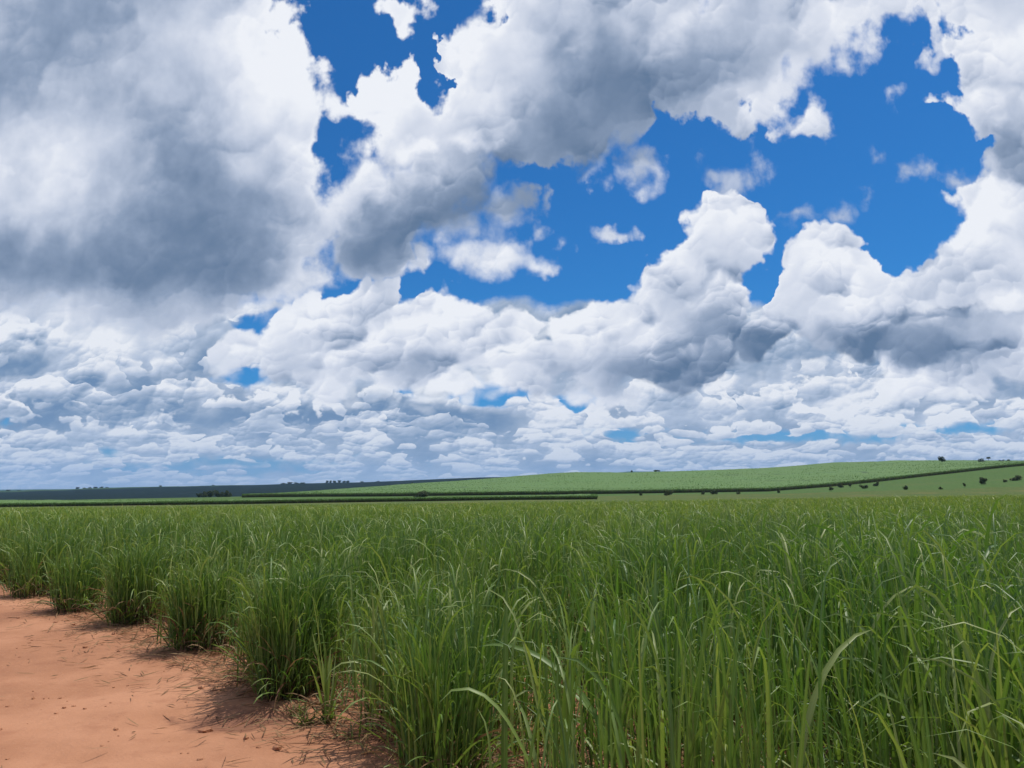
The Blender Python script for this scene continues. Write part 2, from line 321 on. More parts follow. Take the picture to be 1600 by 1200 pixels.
        l = g.v('LENGTH', g.comb(dx, ya, 0.0))
        fh = g.m('SUBTRACT', g.m('MULTIPLY_ADD', rnd, 0.62, rad - 0.34), l)
        fh = g.m('MULTIPLY_ADD', domel, 0.75, fh)
        fh = g.m('MULTIPLY_ADD', finec, 0.9, g.m('MULTIPLY_ADD', midc, 1.3, fh))
        fh = g.m('DIVIDE', fh, sc)
        band = g.m('MINIMUM', g.m('SUBTRACT', vhi, v), g.m('SUBTRACT', v0, vlo))
        fh = g.m('MINIMUM', fh, g.m('MULTIPLY', band, 0.8))
        fh = g.m('MINIMUM', fh, g.m('MULTIPLY_ADD', hole, -1.0, 0.003))
        th = g.m('MULTIPLY_ADD', g.step(dy, -0.30, 0.36, -0.40, 0.36, kind='LINEAR'), 1.0, g.m('MULTIPLY_ADD', rnd2, 0.26, g.m('MULTIPLY_ADD', tb0, 0.8, 0.58)))
        col = layer(col, g.m('SUBTRACT', fh, 0.006), th, 0.0, g.step(dy, -0.30, 0.05, 0.34 / sc, 0.09 / sc), rim=0.10, rimw=0.15 / sc, pf=0.62, pu=puffl, low=True)
    # ---- thin grey scraps
    fw = None
    for s in SKY['W_extra']:
        fw = blob_dist(s) if fw is None else g.m('MAXIMUM', fw, blob_dist(s))
    fw = g.m('ADD', fw, rag)
    col = layer(col, fw, g.m('MULTIPLY_ADD', finec, 0.5, 0.52), 0.0, 0.035, opacity=0.8, rim=0.05, pf=0.2)
    # ---- cumulus line
    fd = smin(g.m('SUBTRACT', over_u('D_top'), v), g.m('MULTIPLY', g.m('SUBTRACT', v, over_u('D_base')), 0.35))
    for s in SKY['D_holes']:
        fd = g.m('MINIMUM', fd, g.m('MULTIPLY', blob_dist(s), -1.0))
    fd = g.m('ADD', fd, bump)
    td = tones('D_tone', 0.79)
    td = g.m('MULTIPLY_ADD', softc, 0.35, td)
    td = g.m('MULTIPLY_ADD', finec, 0.06, td)
    col = layer(col, fd, td, 0.0, 0.009, rim=0.12, rimw=0.04, pf=1.0)
    fe = smin(g.m('SUBTRACT', u, over_v('E_left')), g.m('SUBTRACT', over_v('E_right'), u))
    fe = g.m('MINIMUM', fe, g.m('MULTIPLY', g.m('SUBTRACT', v, 0.122), 0.5))
    fe = g.m('ADD', fe, bump)
    te = tones('E_tone', 0.80)
    te = g.m('MULTIPLY_ADD', softc, 0.35, te)
    col = layer(col, fe, te, 0.0, 0.009, rim=0.10, rimw=0.035, pf=1.05)
    # ---- right cloud
    fc = g.m('SUBTRACT', u, over_v('C_left'))
    fc = g.m('MINIMUM', fc, g.m('SUBTRACT', v, 0.235))
    fc = g.m('ADD', g.m('ADD', fc, bump), g.m('MULTIPLY', rag, 0.5))
    tcn = tones('C_tone', 0.70)
    tcn = g.m('MULTIPLY_ADD', softc, 0.6, tcn)
    tcn = g.m('MULTIPLY_ADD', finec, 0.2, tcn)
    col = layer(col, fc, tcn, 0.0, 0.014, rim=0.12, rimw=0.05, pf=0.75)
    # ---- diagonal cloud with its torn lower edge
    fb = smin(g.m('SUBTRACT', over_u('B_top'), v), g.m('SUBTRACT', v, over_u('B_bottom')))
    for s in SKY['B_extra']:
        fb = smax(fb, g.m('MULTIPLY', blob_dist(s), 1.7))
    for s in SKY['B_holes']:
        fb = g.m('MINIMUM', fb, g.m('MULTIPLY', blob_dist(s), -1.0))
    fb = g.m('ADD', g.m('ADD', fb, bump), rag)
    tb = tones('B_tone', 0.69)
    tb = g.m('MULTIPLY_ADD', softc, 0.45, tb)
    tb = g.m('MULTIPLY_ADD', finec, 0.16, tb)
    wide = g.step(soft, 0.35, 0.65, 0.012, 0.05)
    col = layer(col, fb, tb, 0.0, wide, rim=0.12, rimw=0.05, pf=0.62)
    # ---- the great dark cloud on the left
    fa = smin(g.m('SUBTRACT', over_v('A_right'), u), g.m('SUBTRACT', v, over_u('A_bottom')))
    fa = g.m('ADD', g.m('ADD', fa, g.m('MULTIPLY', bump, 0.6)), g.m('MULTIPLY', rag, 0.7))
    ta = tones('A_tone', 0.57)
    ta = g.m('MULTIPLY_ADD', softc, 0.40, ta)
    ta = g.m('MULTIPLY_ADD', finec, 0.30, ta)
    ta = g.m('MULTIPLY_ADD', midc, 0.25, ta)
    col = layer(col, fa, ta, 0.0, g.step(v, 0.30, 0.45, 0.035, 0.02), rim=0.22, rimw=0.05, pf=0.36)
    # air between: everything low fades towards a pale blue
    hz = g.step(v0, 0.0, 0.14, 0.35, 0.0, kind='SMOOTHERSTEP')
    col = g.mix(hz, col, (0.36, 0.47, 0.64))
    hz2 = g.step(v0, 0.0, 0.035, 0.50, 0.0)
    col = g.mix(hz2, col, (0.36, 0.48, 0.65))
    col = g.mix(g.step(v0, -0.012, -0.001, 1.0, 0.0), col, (0.22, 0.33, 0.45))
    final = g.v('SCALE', col, scale=10.0)
    t.links.new(final, bg.inputs['Color'])
    w.cycles.sampling_method = 'MANUAL'
    w.cycles.sample_map_resolution = 512

build_world()

# ------------------------------------------------------------------ helpers
TERRAIN = [
    (100, [-0.656, -0.328, -0.164, 0.0, 0.164, 0.328, 0.492, 0.656], [-0.03929, -0.03598, -0.03391, -0.03184, -0.03019, -0.02771, -0.02481, -0.02233]),
    (300, [-0.656, -0.328, -0.164, 0.0, 0.164, 0.328, 0.492, 0.656], [-0.02647, -0.02233, -0.01969, -0.01737, -0.01613, -0.01489, -0.01282, -0.01075]),
    (430, [-0.656, -0.328, -0.164, 0.0, 0.164, 0.328, 0.492, 0.656], [-0.02026, -0.01985, -0.01778, -0.0153, -0.01092, -0.00786, 0.00165, 0.01158]),
    (500, [-0.656, -0.328, -0.164, 0.0, 0.164, 0.328, 0.492, 0.656], [-0.01985, -0.01406, -0.01241, -0.00951, -0.00802, -0.00538, 0.00827, 0.02151]),
    (560, [-0.656, -0.328, -0.164, 0.0, 0.164, 0.328, 0.492, 0.656], [-0.01902, -0.01323, -0.01075, -0.00786, -0.00579, -0.00083, 0.01241, 0.02564]),
    (900, [-0.656, -0.492, -0.328, -0.246, -0.164, -0.123, -0.082, -0.041, 0.0, 0.0492, 0.082, 0.164, 0.246, 0.328, 0.41, 0.492, 0.574, 0.656], [-0.01899, -0.01568, -0.01237, -0.00741, -0.00162, 0.00169, 0.00417, 0.00665, 0.00996, 0.0141, 0.01575, 0.01534, 0.01823, 0.02154, 0.02816, 0.03064, 0.03064, 0.03023]),
    (1250, [-0.656, -0.41, -0.246, -0.082, 0.164, 0.656], [-0.02068, -0.0182, -0.00993, -0.00331, 0.00331, 0.01489]),
    (2600, [-0.656, -0.615, -0.574, -0.533, -0.451, -0.328, -0.246, -0.164, -0.082, -0.041, 0.0, 0.082, 0.164, 0.328, 0.656], [-0.0062, -0.00496, -0.00414, -0.00248, 0.0, 0.00207, 0.00414, 0.0062, 0.00951, 0.01117, 0.01199, 0.01323, 0.01406, 0.01489, 0.01489]),
    (3600, [-0.656, -0.41, -0.246, -0.082, 0.164, 0.656], [-0.00993, -0.00744, -0.00496, -0.00165, 0.00331, 0.00496]),
    (9000, [-0.656, -0.328, -0.082, 0.082, 0.1476, 0.2706, 0.41, 0.656], [-0.00414, -0.00248, 0.00414, 0.00993, 0.01902, 0.01944, 0.01489, 0.00827]),
]
FAR_PLANTS = [   # x, y, width, height, kind
    (453.7, 820.0, 8.82, 6.78, 'round'),
    (483.4, 800.0, 8.60, 4.63, 'low'),
    (527.5, 860.0, 4.98, 4.98, 'flat'),
    (503.8, 800.0, 5.29, 3.31, 'low'),
    (511.7, 800.0, 5.29, 3.31, 'low'),
    (138.3, 900.0, 2.98, 3.72, 'round'),
    (167.9, 900.0, 8.19, 5.21, 'flat'),
    (-50.4, 440.0, 9.10, 4.73, 'wild'),
    (-126.8, 520.0, 1.29, 1.72, 'low'),
    (-152.4, 520.0, 1.72, 1.29, 'low'),
    (-115.9, 900.0, 2.98, 2.98, 'low'),
    (-276.1, 700.0, 8.11, 5.21, 'low'),
    (-266.5, 690.0, 9.13, 6.28, 'low'),
    (-265.3, 705.0, 9.33, 6.41, 'low'),
    (-254.8, 695.0, 8.62, 5.75, 'low'),
    (-280.1, 700.0, 5.21, 4.05, 'low'),
    (-253.2, 700.0, 5.79, 4.05, 'low'),
    (65.8, 400.0, 1.99, 1.32, 'low'),
    (80.2, 400.0, 4.63, 2.32, 'low'),
    (75.7, 385.0, 2.23, 1.27, 'low'),
    (97.9, 400.0, 2.32, 1.65, 'low'),
    (102.9, 400.0, 4.63, 2.32, 'low'),
    (113.0, 390.0, 2.58, 1.29, 'low'),
    (136.3, 400.0, 1.99, 1.32, 'low'),
    (155.3, 380.0, 2.51, 1.89, 'round'),
    (185.0, 440.0, 3.64, 2.55, 'low'),
    (186.4, 430.0, 2.13, 2.13, 'round'),
    (180.2, 400.0, 4.30, 1.99, 'low'),
    (200.9, 430.0, 3.56, 2.49, 'low'),
    (181.6, 360.0, 2.68, 1.79, 'low'),
    (192.0, 350.0, 2.03, 1.16, 'low'),
    (208.7, 360.0, 1.79, 1.79, 'round'),
    (228.8, 380.0, 4.71, 3.46, 'wild'),
    (246.7, 390.0, 2.58, 1.29, 'low'),
    (259.0, 400.0, 5.96, 2.65, 'low'),
    (-1652.9, 2560.0, 12.70, 8.47, 'far'),
    (-1615.1, 2560.0, 10.59, 6.35, 'far'),
    (-1424.8, 2560.0, 10.59, 10.59, 'far'),
    (-1399.6, 2560.0, 12.70, 6.35, 'far'),
    (-1382.9, 2560.0, 10.59, 8.47, 'far'),
    (-1366.1, 2560.0, 12.70, 8.47, 'far'),
    (-1347.2, 2560.0, 10.59, 8.47, 'far'),
    (-1326.2, 2560.0, 10.59, 6.35, 'far'),
    (-1152.4, 2560.0, 8.47, 8.47, 'far'),
    (-980.5, 2560.0, 8.47, 6.35, 'far'),
    (-751.7, 2560.0, 16.94, 8.47, 'far'),
    (-730.7, 2560.0, 16.94, 10.59, 'far'),
    (-707.6, 2560.0, 14.82, 8.47, 'far'),
    (-688.7, 2560.0, 14.82, 8.47, 'far'),
    (-606.9, 2560.0, 8.47, 12.70, 'far'),
    (-596.4, 2560.0, 8.47, 12.70, 'far'),
    (-581.7, 2560.0, 10.59, 12.70, 'far'),
    (-567.0, 2560.0, 10.59, 12.70, 'far'),
    (-552.3, 2560.0, 10.59, 10.59, 'far'),
    (-539.7, 2560.0, 10.59, 12.70, 'far'),
    (-491.5, 2560.0, 10.59, 6.35, 'far'),
    (-441.1, 2560.0, 10.59, 6.35, 'far'),
]


def U_DEFAULT(o, label=None, cat=None, group=None, kind=None):
    if label: o['label'] = label
    if cat: o['category'] = cat
    if group: o['group'] = group
    if kind: o['kind'] = kind
    return o

tag = U_DEFAULT

def mesh_from(name, verts, faces, mats, mat_idx=None, attrs=None, smooth=True):
    """mesh from numpy arrays; faces (n,4) or (n,3)"""
    verts = np.asarray(verts, dtype=np.float32)
    faces = np.asarray(faces, dtype=np.int32)
    me = bpy.data.meshes.new(name)
    k = faces.shape[1]
    me.vertices.add(len(verts)); me.vertices.foreach_set('co', verts.ravel())
    me.loops.add(faces.size); me.loops.foreach_set('vertex_index', faces.ravel())
    me.polygons.add(len(faces))
    me.polygons.foreach_set('loop_start', np.arange(0, faces.size, k, dtype=np.int32))
    me.polygons.foreach_set('loop_total', np.full(len(faces), k, dtype=np.int32))
    for m in mats:
        me.materials.append(m)
    if mat_idx is not None:
        me.polygons.foreach_set('material_index', np.asarray(mat_idx, dtype=np.int32))
    me.polygons.foreach_set('use_smooth', np.full(len(faces), smooth, dtype=bool))
    for an, av in (attrs or {}).items():
        a = me.attributes.new(an, 'FLOAT', 'POINT')
        a.data.foreach_set('value', np.asarray(av, dtype=np.float32).ravel())
    me.update(calc_edges=True)
    me.validate()
    return me

def link(name, data, parent=None, loc=(0, 0, 0)):
    o = bpy.data.objects.new(name, data)
    scene.collection.objects.link(o)
    o.parent = parent
    o.location = loc
    return o

def vnoise(x, y, seed=0):
    """smooth value noise, numpy"""
    xi = np.floor(x).astype(np.int64); yi = np.floor(y).astype(np.int64)
    fx = x - xi; fy = y - yi
    fx = fx * fx * (3 - 2 * fx); fy = fy * fy * (3 - 2 * fy)
    def h(a, b):
        n = (a * 374761393 + b * 668265263 + seed * 1274126177) & 0xffffffff
        n = ((n ^ (n >> 13)) * 1274126177) & 0xffffffff
        return ((n ^ (n >> 16)) & 0xffff) / 65535.0 * 2 - 1
    return (h(xi, yi) * (1 - fx) + h(xi + 1, yi) * fx) * (1 - fy) + (h(xi, yi + 1) * (1 - fx) + h(xi + 1, yi + 1) * fx) * fy

def fnoise(x, y, sc, octs=3, seed=0):
    a = 0.0; amp = 1.0; tot = 0.0
    for i in range(octs):
        a = a + amp * vnoise(x * sc, y * sc, seed + i); tot += amp
        amp *= 0.5; sc *= 2.03
    return a / tot

def smooth01(x):
    x = np.clip(x, 0, 1)
    return x * x * (3 - 2 * x)

# rows of cane run this way; s is the offset across the rows, t along them
ROW = math.radians(8.0)
def to_st(x, y): return x * math.cos(ROW) - y * math.sin(ROW), x * math.sin(ROW) + y * math.cos(ROW)
def to_xy(s, t): return s * math.cos(ROW) + t * math.sin(ROW), -s * math.sin(ROW) + t * math.cos(ROW)
def row_end(s): return np.where(s < -1.24, 4.6 + (-1.24 - s) * 0.84, 4.6 + (-1.24 - s) * 0.86)

KEYD = [12.0] + [r[0] for r in TERRAIN]
def height(x, y, detail=True):
    """ground height: flat round the viewer, a shallow valley, a low hill, far ridges"""
    x = np.asarray(x, dtype=np.float64); y = np.asarray(y, dtype=np.float64)
    r = np.hypot(x, y) + 1e-9
    th = np.arctan2(x, y)
    def side(th_):
        u = np.tan(np.clip(th_, -0.87, 0.87))
        d = r * np.maximum(np.cos(th_), math.cos(0.87))
        ks = [np.zeros_like(u)] + [EYE + np.interp(u, a, b) * dd for dd, a, b in TERRAIN]
        z = np.zeros_like(u)
        for i in range(len(KEYD) - 1):
            d0, d1 = KEYD[i], KEYD[i + 1]
            f = (d - d0) / (d1 - d0)
            m = (d >= d0) & (d < d1)
            z = np.where(m, ks[i] * (1 - f) + ks[i + 1] * f, z)
        last = ks[-1] - (d - KEYD[-1]) * 0.006
        return np.where(d >= KEYD[-1], last, z)
    z = side(th)
    back = smooth01((np.abs(th) - 1.3) / (math.pi - 1.3))
    mean = 0.5 * (side(np.full_like(th, -0.87)) + side(np.full_like(th, 0.87)))
    z = z * (1 - back) + mean * back
    if detail:
        far = smooth01((r - 500) / 600)
        z = z + far * 1.1 * fnoise(x, y, 1 / 170.0, 3, 5) * np.clip(r / 1500, 0, 2.0)
        near = 1 - smooth01((r - 20) / 60)
        n1 = fnoise(x, y, 0.55, 3, 11); n2 = fnoise(x, y, 2.3, 3, 21)
        s, t = to_st(x, y)
        infield = smooth01((t - row_end(s) + 0.3) / 1.0)
        z = z + near * (0.030 * n1 + 0.012 * n2)
        # planting ridges
        z = z + near * infield * 0.035 * np.cos((s + 1.30) / 1.53 * 2 * math.pi)
        # shallow dip in the dirt track with a worn lip
        q = np.hypot((x + 2.20) / 0.55, (y - 5.98) / 0.34)
        z = z - 0.055 * np.exp(-q * q * 1.6) + 0.016 * np.exp(-((np.hypot((x + 2.2) / 0.8, (y - 5.80) / 0.55) - 1.0) ** 2) * 14)
        # soft wheel ruts running along the track
        e = ((x + 0.7) * 0.74 + (y - 4.7) * 0.67)               # distance from the field edge, negative on the track
        w_ = 0.25 * fnoise(x, y, 0.35, 2, 61)
        for c_ in (-2.1, -3.7):
            z = z - near * 0.030 * np.exp(-((e - c_ + w_) / 0.20) ** 2) + near * 0.012 * np.exp(-((np.abs(e - c_ + w_) - 0.36) / 0.12) ** 2)
    return z

# ------------------------------------------------------------------ materials
def new_mat(name):
    m = bpy.data.materials.new(name); m.use_nodes = True
    t = m.node_tree; t.nodes.clear()
    g = Nodes(t)
    out = g.new('ShaderNodeOutputMaterial')
    return m, t, g, out

def principled(g, t, out, col, rough=0.9, spec=0.2, normal=None):
    b = g.new('ShaderNodeBsdfPrincipled')
    g.put(b.inputs['Base Color'], col)
    g.put(b.inputs['Roughness'], rough)
    g.put(b.inputs['Specular IOR Level'], spec)
    if normal is not None:
        g.put(b.inputs['Normal'], normal)
    t.links.new(b.outputs[0], out.inputs[0])
    return b

def bumped(g, h, strength, dist):
    n = g.new('ShaderNodeBump')
    g.put(n.inputs['Height'], h); g.put(n.inputs['Strength'], strength); g.put(n.inputs['Distance'], dist)
    return n.outputs[0]

def mat_soil():
    m, t, g, out = new_mat("red_soil")
    geo = g.new('ShaderNodeNewGeometry')
    P = geo.outputs['Position']
    n1 = g.noise(P, 0.55, 4.0, 0.55)
    n2 = g.noise(P, 3.5, 5.0, 0.6)
    n3 = g.noise(P, 38.0, 3.0, 0.7)
    c = g.ramp(n1, [(0.32, (0.262, 0.120, 0.070)), (0.48, (0.350, 0.164, 0.092)), (0.62, (0.440, 0.216, 0.126))])
    c = g.mix(g.step(n2, 0.50, 0.72, 0.0, 0.40), c, (0.270, 0.112, 0.064))
    c = g.mix(g.step(n3, 0.55, 0.72, 0.0, 0.30), c, (0.460, 0.250, 0.150))
    # damp stain
    q = g.v('MULTIPLY', g.v('SUBTRACT', P, (-2.05, 6.02, 0.0)), (1.9, 3.2, 0.0))
    dd = g.m('ADD', g.v('LENGTH', q), g.m('MULTIPLY', g.m('SUBTRACT', g.noise(P, 5.0, 4.0, 0.65), 0.5), 1.6))
    c = g.mix(g.step(dd, 0.45, 1.05, 0.62, 0.0), c, (0.130, 0.058, 0.042))
    h = g.m('MULTIPLY_ADD', n3, 0.35, g.m('MULTIPLY', n2, 1.0))
    h = g.m('MULTIPLY_ADD', g.noise(P, 14.0, 4.0, 0.65), 0.6, h)
    principled(g, t, out, c, 0.95, 0.10, bumped(g, h, 0.55, 0.030))
    return m

def mat_ground(name, a, b, c3, scale, patch):
    m, t, g, out = new_mat(name)
    geo = g.new('ShaderNodeNewGeometry')
    P = geo.outputs['Position']
    n1 = g.noise(P, scale, 5.0, 0.6)
    n2 = g.noise(P, patch, 4.0, 0.6)
    c = g.mix(g.step(n1, 0.35, 0.65), a, b)
    c = g.mix(g.step(n2, 0.50, 0.68, 0.0, 0.8), c, c3)
    principled(g, t, out, c, 0.95, 0.05, bumped(g, n1, 0.8, 0.6 / scale * 0.3))
    return m

def mat_leaf(name, stops, trans, gloss=0.42, spec=0.5, rib=True):
    """leaf blade: colour by age, thin enough to let light through"""
    m, t, g, out = new_mat(name)
    at = g.new('ShaderNodeAttribute'); at.attribute_name = 'tint'
    c = g.ramp(at.outputs['Fac'], stops)
    if rib:
        ac = g.new('ShaderNodeAttribute'); ac.attribute_name = 'across'
        c = g.mix(g.step(ac.outputs['Fac'], 0.06, 0.16, 0.40, 0.0), c, (0.24, 0.30, 0.12))
    b = g.new('ShaderNodeBsdfPrincipled')
    g.put(b.inputs['Base Color'], c)
    g.put(b.inputs['Roughness'], gloss)
    g.put(b.inputs['Specular IOR Level'], spec)
    tr = g.new('ShaderNodeBsdfTranslucent')
    g.put(tr.inputs['Color'], g.mix(1.0, c, trans, blend='MULTIPLY'))
    mx = g.new('ShaderNodeMixShader')
    mx.inputs[0].default_value = 0.30
    t.links.new(b.outputs[0], mx.inputs[1]); t.links.new(tr.outputs[0], mx.inputs[2])
    t.links.new(mx.outputs[0], out.inputs[0])
    return m

def mat_plain(name, c0, c1, scale=20.0, rough=0.9):
    m, t, g, out = new_mat(name)
    tc = g.new('ShaderNodeTexCoord')
    n = g.noise(tc.outputs['Object'], scale, 4.0, 0.6)
    principled(g, t, out, g.mix(g.step(n, 0.35, 0.65), c0, c1), rough, 0.15)
    return m

M_SOIL = mat_soil()
M_PASTURE = mat_ground("pasture_grass", (0.060, 0.095, 0.028), (0.100, 0.128, 0.040), (0.135, 0.125, 0.048), 0.80, 0.03)
M_HILLSOIL = mat_ground("hill_grass", (0.052, 0.100, 0.028), (0.085, 0.138, 0.042), (0.082, 0.118, 0.038), 0.9, 0.03)
M_FOREST = mat_ground("forest_canopy", (0.006, 0.013, 0.012), (0.010, 0.021, 0.018), (0.007, 0.015, 0.013), 0.05, 0.004)
M_FARLAND = mat_ground("far_fields", (0.030, 0.060, 0.030), (0.050, 0.085, 0.045), (0.020, 0.040, 0.022), 0.01, 0.0015)
GREEN = [(0.0, (0.225, 0.272, 0.080)), (0.20, (0.160, 0.228, 0.052)), (0.6, (0.098, 0.180, 0.034)), (1.0, (0.062, 0.136, 0.034))]
M_LEAF = mat_leaf("cane_leaf", GREEN, (1.35, 1.6, 0.6, 1.0), gloss=0.48, spec=0.50)
M_LEAF_FAR = mat_leaf("cane_leaf_far", [(p_, (r_ * 1.16, g_ * 1.12, b_)) for p_, (r_, g_, b_) in GREEN], (1.35, 1.6, 0.6, 1.0), gloss=0.50, spec=0.4, rib=False)
M_HILL_LEAF = mat_leaf("hill_cane_leaf", [(0.0, (0.112, 0.190, 0.054)), (1.0, (0.080, 0.146, 0.038))], (1.2, 1.3, 0.7, 1.0), gloss=0.6, spec=0.2, rib=False)
M_DRY = mat_leaf("dry_leaf", [(0.0, (0.30, 0.20, 0.11)), (0.5, (0.22, 0.14, 0.07)), (1.0, (0.12, 0.060, 0.035))], (1.0, 0.9, 0.7, 1.0), gloss=0.7, spec=0.2, rib=False)
M_STALK = mat_leaf("cane_stalk", [(0.0, (0.16, 0.16, 0.045)), (0.5, (0.075, 0.095, 0.026)), (1.0, (0.090, 0.035, 0.028))], (1.0, 1.0, 1.0, 1.0), gloss=0.5, spec=0.3, rib=False)
M_CROWN = mat_leaf("tree_leaf", [(0.0, (0.105, 0.115, 0.045)), (0.5, (0.055, 0.072, 0.028)), (1.0, (0.026, 0.040, 0.018))], (1.4, 1.5, 0.8, 1.0), gloss=0.6, spec=0.25, rib=False)
M_BARK = mat_plain("bark", (0.055, 0.042, 0.032), (0.10, 0.080, 0.060))

# ------------------------------------------------------------------ the ground, one sheet
def build_ground():
    fr = np.linspace(-0.80, 0.80, 440)
    rest = np.linspace(0.80, 2 * math.pi - 0.80, 110)[1:-1]
    th = np.concatenate([fr, rest])
    rr = np.concatenate([np.geomspace(0.25, 2.0, 12)[:-1], np.geomspace(2.0, 26.0, 230)[:-1], np.geomspace(26.0, 12000.0, 260)])
    R_, T_ = np.meshgrid(rr, th, indexing='ij')
    X = R_ * np.sin(T_); Y = R_ * np.cos(T_)
    Z = height(X, Y)
    nr, nt = len(rr), len(th)
    verts = np.stack([X, Y, Z], -1).reshape(-1, 3)
    verts = np.vstack([verts, [[0, 0, float(height(np.array([0.0]), np.array([0.01]))[0])]]])
    i = np.arange(nr - 1)[:, None]; j = np.arange(nt)[None, :]
    j2 = (j + 1) % nt
    f = np.stack([i * nt + j, i * nt + j2, (i + 1) * nt + j2, (i + 1) * nt + j], -1).reshape(-1, 4)
    f = f[:, ::-1]
    # centre cap
    c = len(verts) - 1
    jj = np.arange(nt)
    cap = np.stack([np.full(nt, c), jj, (jj + 1) % nt, (jj + 1) % nt], -1)
    cen = verts[f].mean(1)
    x, y = cen[:, 0], cen[:, 1]
    r = np.hypot(x, y)
    d = r * np.maximum(np.cos(np.arctan2(x, y)), math.cos(0.87))
    u = x / np.maximum(d, 1.0)
    mi = np.zeros(len(f), dtype=np.int32)                       # soil
    mi[d > 112] = 1                                             # pasture
    pe = 355 + 60 * smooth01((0.45 - u) / 0.3) + 14 * fnoise(x, y, 0.02, 2, 15)
    mi[d > pe] = 2
    mi[d > 1250] = 3
    mi[d > 3300] = 4
    # thin fields on the ridge above the forest
    lim = 2380 + 60 * fnoise(x, y, 1 / 300.0, 2, 3)
    mi[(d > lim) & (d <= 3300) & (fnoise(x, y, 1 / 500.0, 2, 8) > 0.12)] = 4
    me = mesh_from("ground", verts, f, [M_SOIL, M_PASTURE, M_HILLSOIL, M_FOREST, M_FARLAND], mi)
    # small cap as triangles joined through bmesh
    import bmesh
    bm = bmesh.new(); bm.from_mesh(me); bm.verts.ensure_lookup_table()
    for a in range(nt):
        try:
            bm.faces.new((bm.verts[c], bm.verts[(a + 1) % nt], bm.verts[a]))
        except ValueError:
            pass
    bm.normal_update(); bm.to_mesh(me); bm.free()
    o = link("ground", me)
    tag(o, "red dirt track and rolling farmland running out to the horizon", kind='structure')
    return o
build_ground()

# ------------------------------------------------------------------ cane leaves
rng = np.random.default_rng(7)

def leaf_arrays(base, az, th0, bend, pw, L, W, S, twist, tint, fold=True):
    """blades as strips: (verts, quads, tint, across)"""
    n = len(L)
    t = np.linspace(0, 1, S + 1)
    tm = (t[1:] + t[:-1]) / 2
    ang = th0[:, None] + bend[:, None] * tm[None, :] ** pw[:, None]
    ang = np.minimum(ang, 3.0)
    dr = np.sin(ang) * (L[:, None] / S); dz = np.cos(ang) * (L[:, None] / S)
    pr = np.concatenate([np.zeros((n, 1)), np.cumsum(dr, 1)], 1)
    pz = np.concatenate([np.zeros((n, 1)), np.cumsum(dz, 1)], 1)
    ca, sa = np.cos(az)[:, None], np.sin(az)[:, None]
    # slight sideways sway
    sway = (rng.normal(0, 0.05, n) * L)[:, None] * t[None, :] ** 2
    P = np.stack([base[:, 0:1] + pr * ca - sway * sa, base[:, 1:2] + pr * sa + sway * ca, base[:, 2:3] + pz], -1)
    angv = th0[:, None] + bend[:, None] * t[None, :] ** pw[:, None]
    angv = np.minimum(angv, 3.0)
    nx, nz = -np.cos(angv), np.sin(angv)
    N = np.stack([nx * ca, nx * sa, nz], -1)
    B = np.stack([-sa * np.ones_like(t), ca * np.ones_like(t), np.zeros((n, S + 1))], -1)
    tau = twist[:, None] * (0.3 + t[None, :])
    Sd = B * np.cos(tau)[..., None] + N * np.sin(tau)[..., None]
    Nn = -B * np.sin(tau)[..., None] + N * np.cos(tau)[..., None]
    prof = np.minimum(1.0, 0.45 + t / 0.30) * np.sqrt(np.clip(1 - t ** 2.6, 0, 1))
    prof[-1] = 0.03
    hw = (W[:, None] * 0.5 * prof[None, :])[..., None]
    if fold:
        V = np.stack([P - Sd * hw + Nn * hw * 0.35, P, P + Sd * hw + Nn * hw * 0.35], 2)
        c = 3
        ac = np.tile(np.array([1.0, 0.0, 1.0]), (n, S + 1, 1))
    else:
        V = np.stack([P - Sd * hw, P + Sd * hw], 2)
        c = 2
        ac = np.ones((n, S + 1, 2))
    verts = V.reshape(-1, 3)
    k = np.arange(n)[:, None, None] * (S + 1) * c
    i = np.arange(S)[None, :, None]; j = np.arange(c - 1)[None, None, :]
    a = k + i * c + j
    quads = np.stack([a, a + 1, a + c + 1, a + c], -1).reshape(-1, 4)
    tt = np.repeat(tint, (S + 1) * c)
    return verts, quads, tt, ac.ravel()

class Pile:
    def __init__(self):
        self.v, self.f, self.t, self.a, self.m = [], [], [], [], []
        self.n = 0
    def add(self, arr, mat=0):
        v, f, t, a = arr
        self.v.append(v); self.f.append(f + self.n); self.t.append(t); self.a.append(a)
        self.m.append(np.full(len(f), mat, dtype=np.int32))
        self.n += len(v)
    def mesh(self, name, mats):
        return mesh_from(name, np.vstack(self.v), np.vstack(self.f), mats, np.concatenate(self.m),
                         {'tint': np.concatenate(self.t), 'across': np.concatenate(self.a)})

def tillers(cx, cy, spread_x, spread_y, n, hscale):
    """stalk foot points, with their lean"""
    x = cx + rng.normal(0, spread_x, n); y = cy + rng.normal(0, spread_y, n)
    return x, y

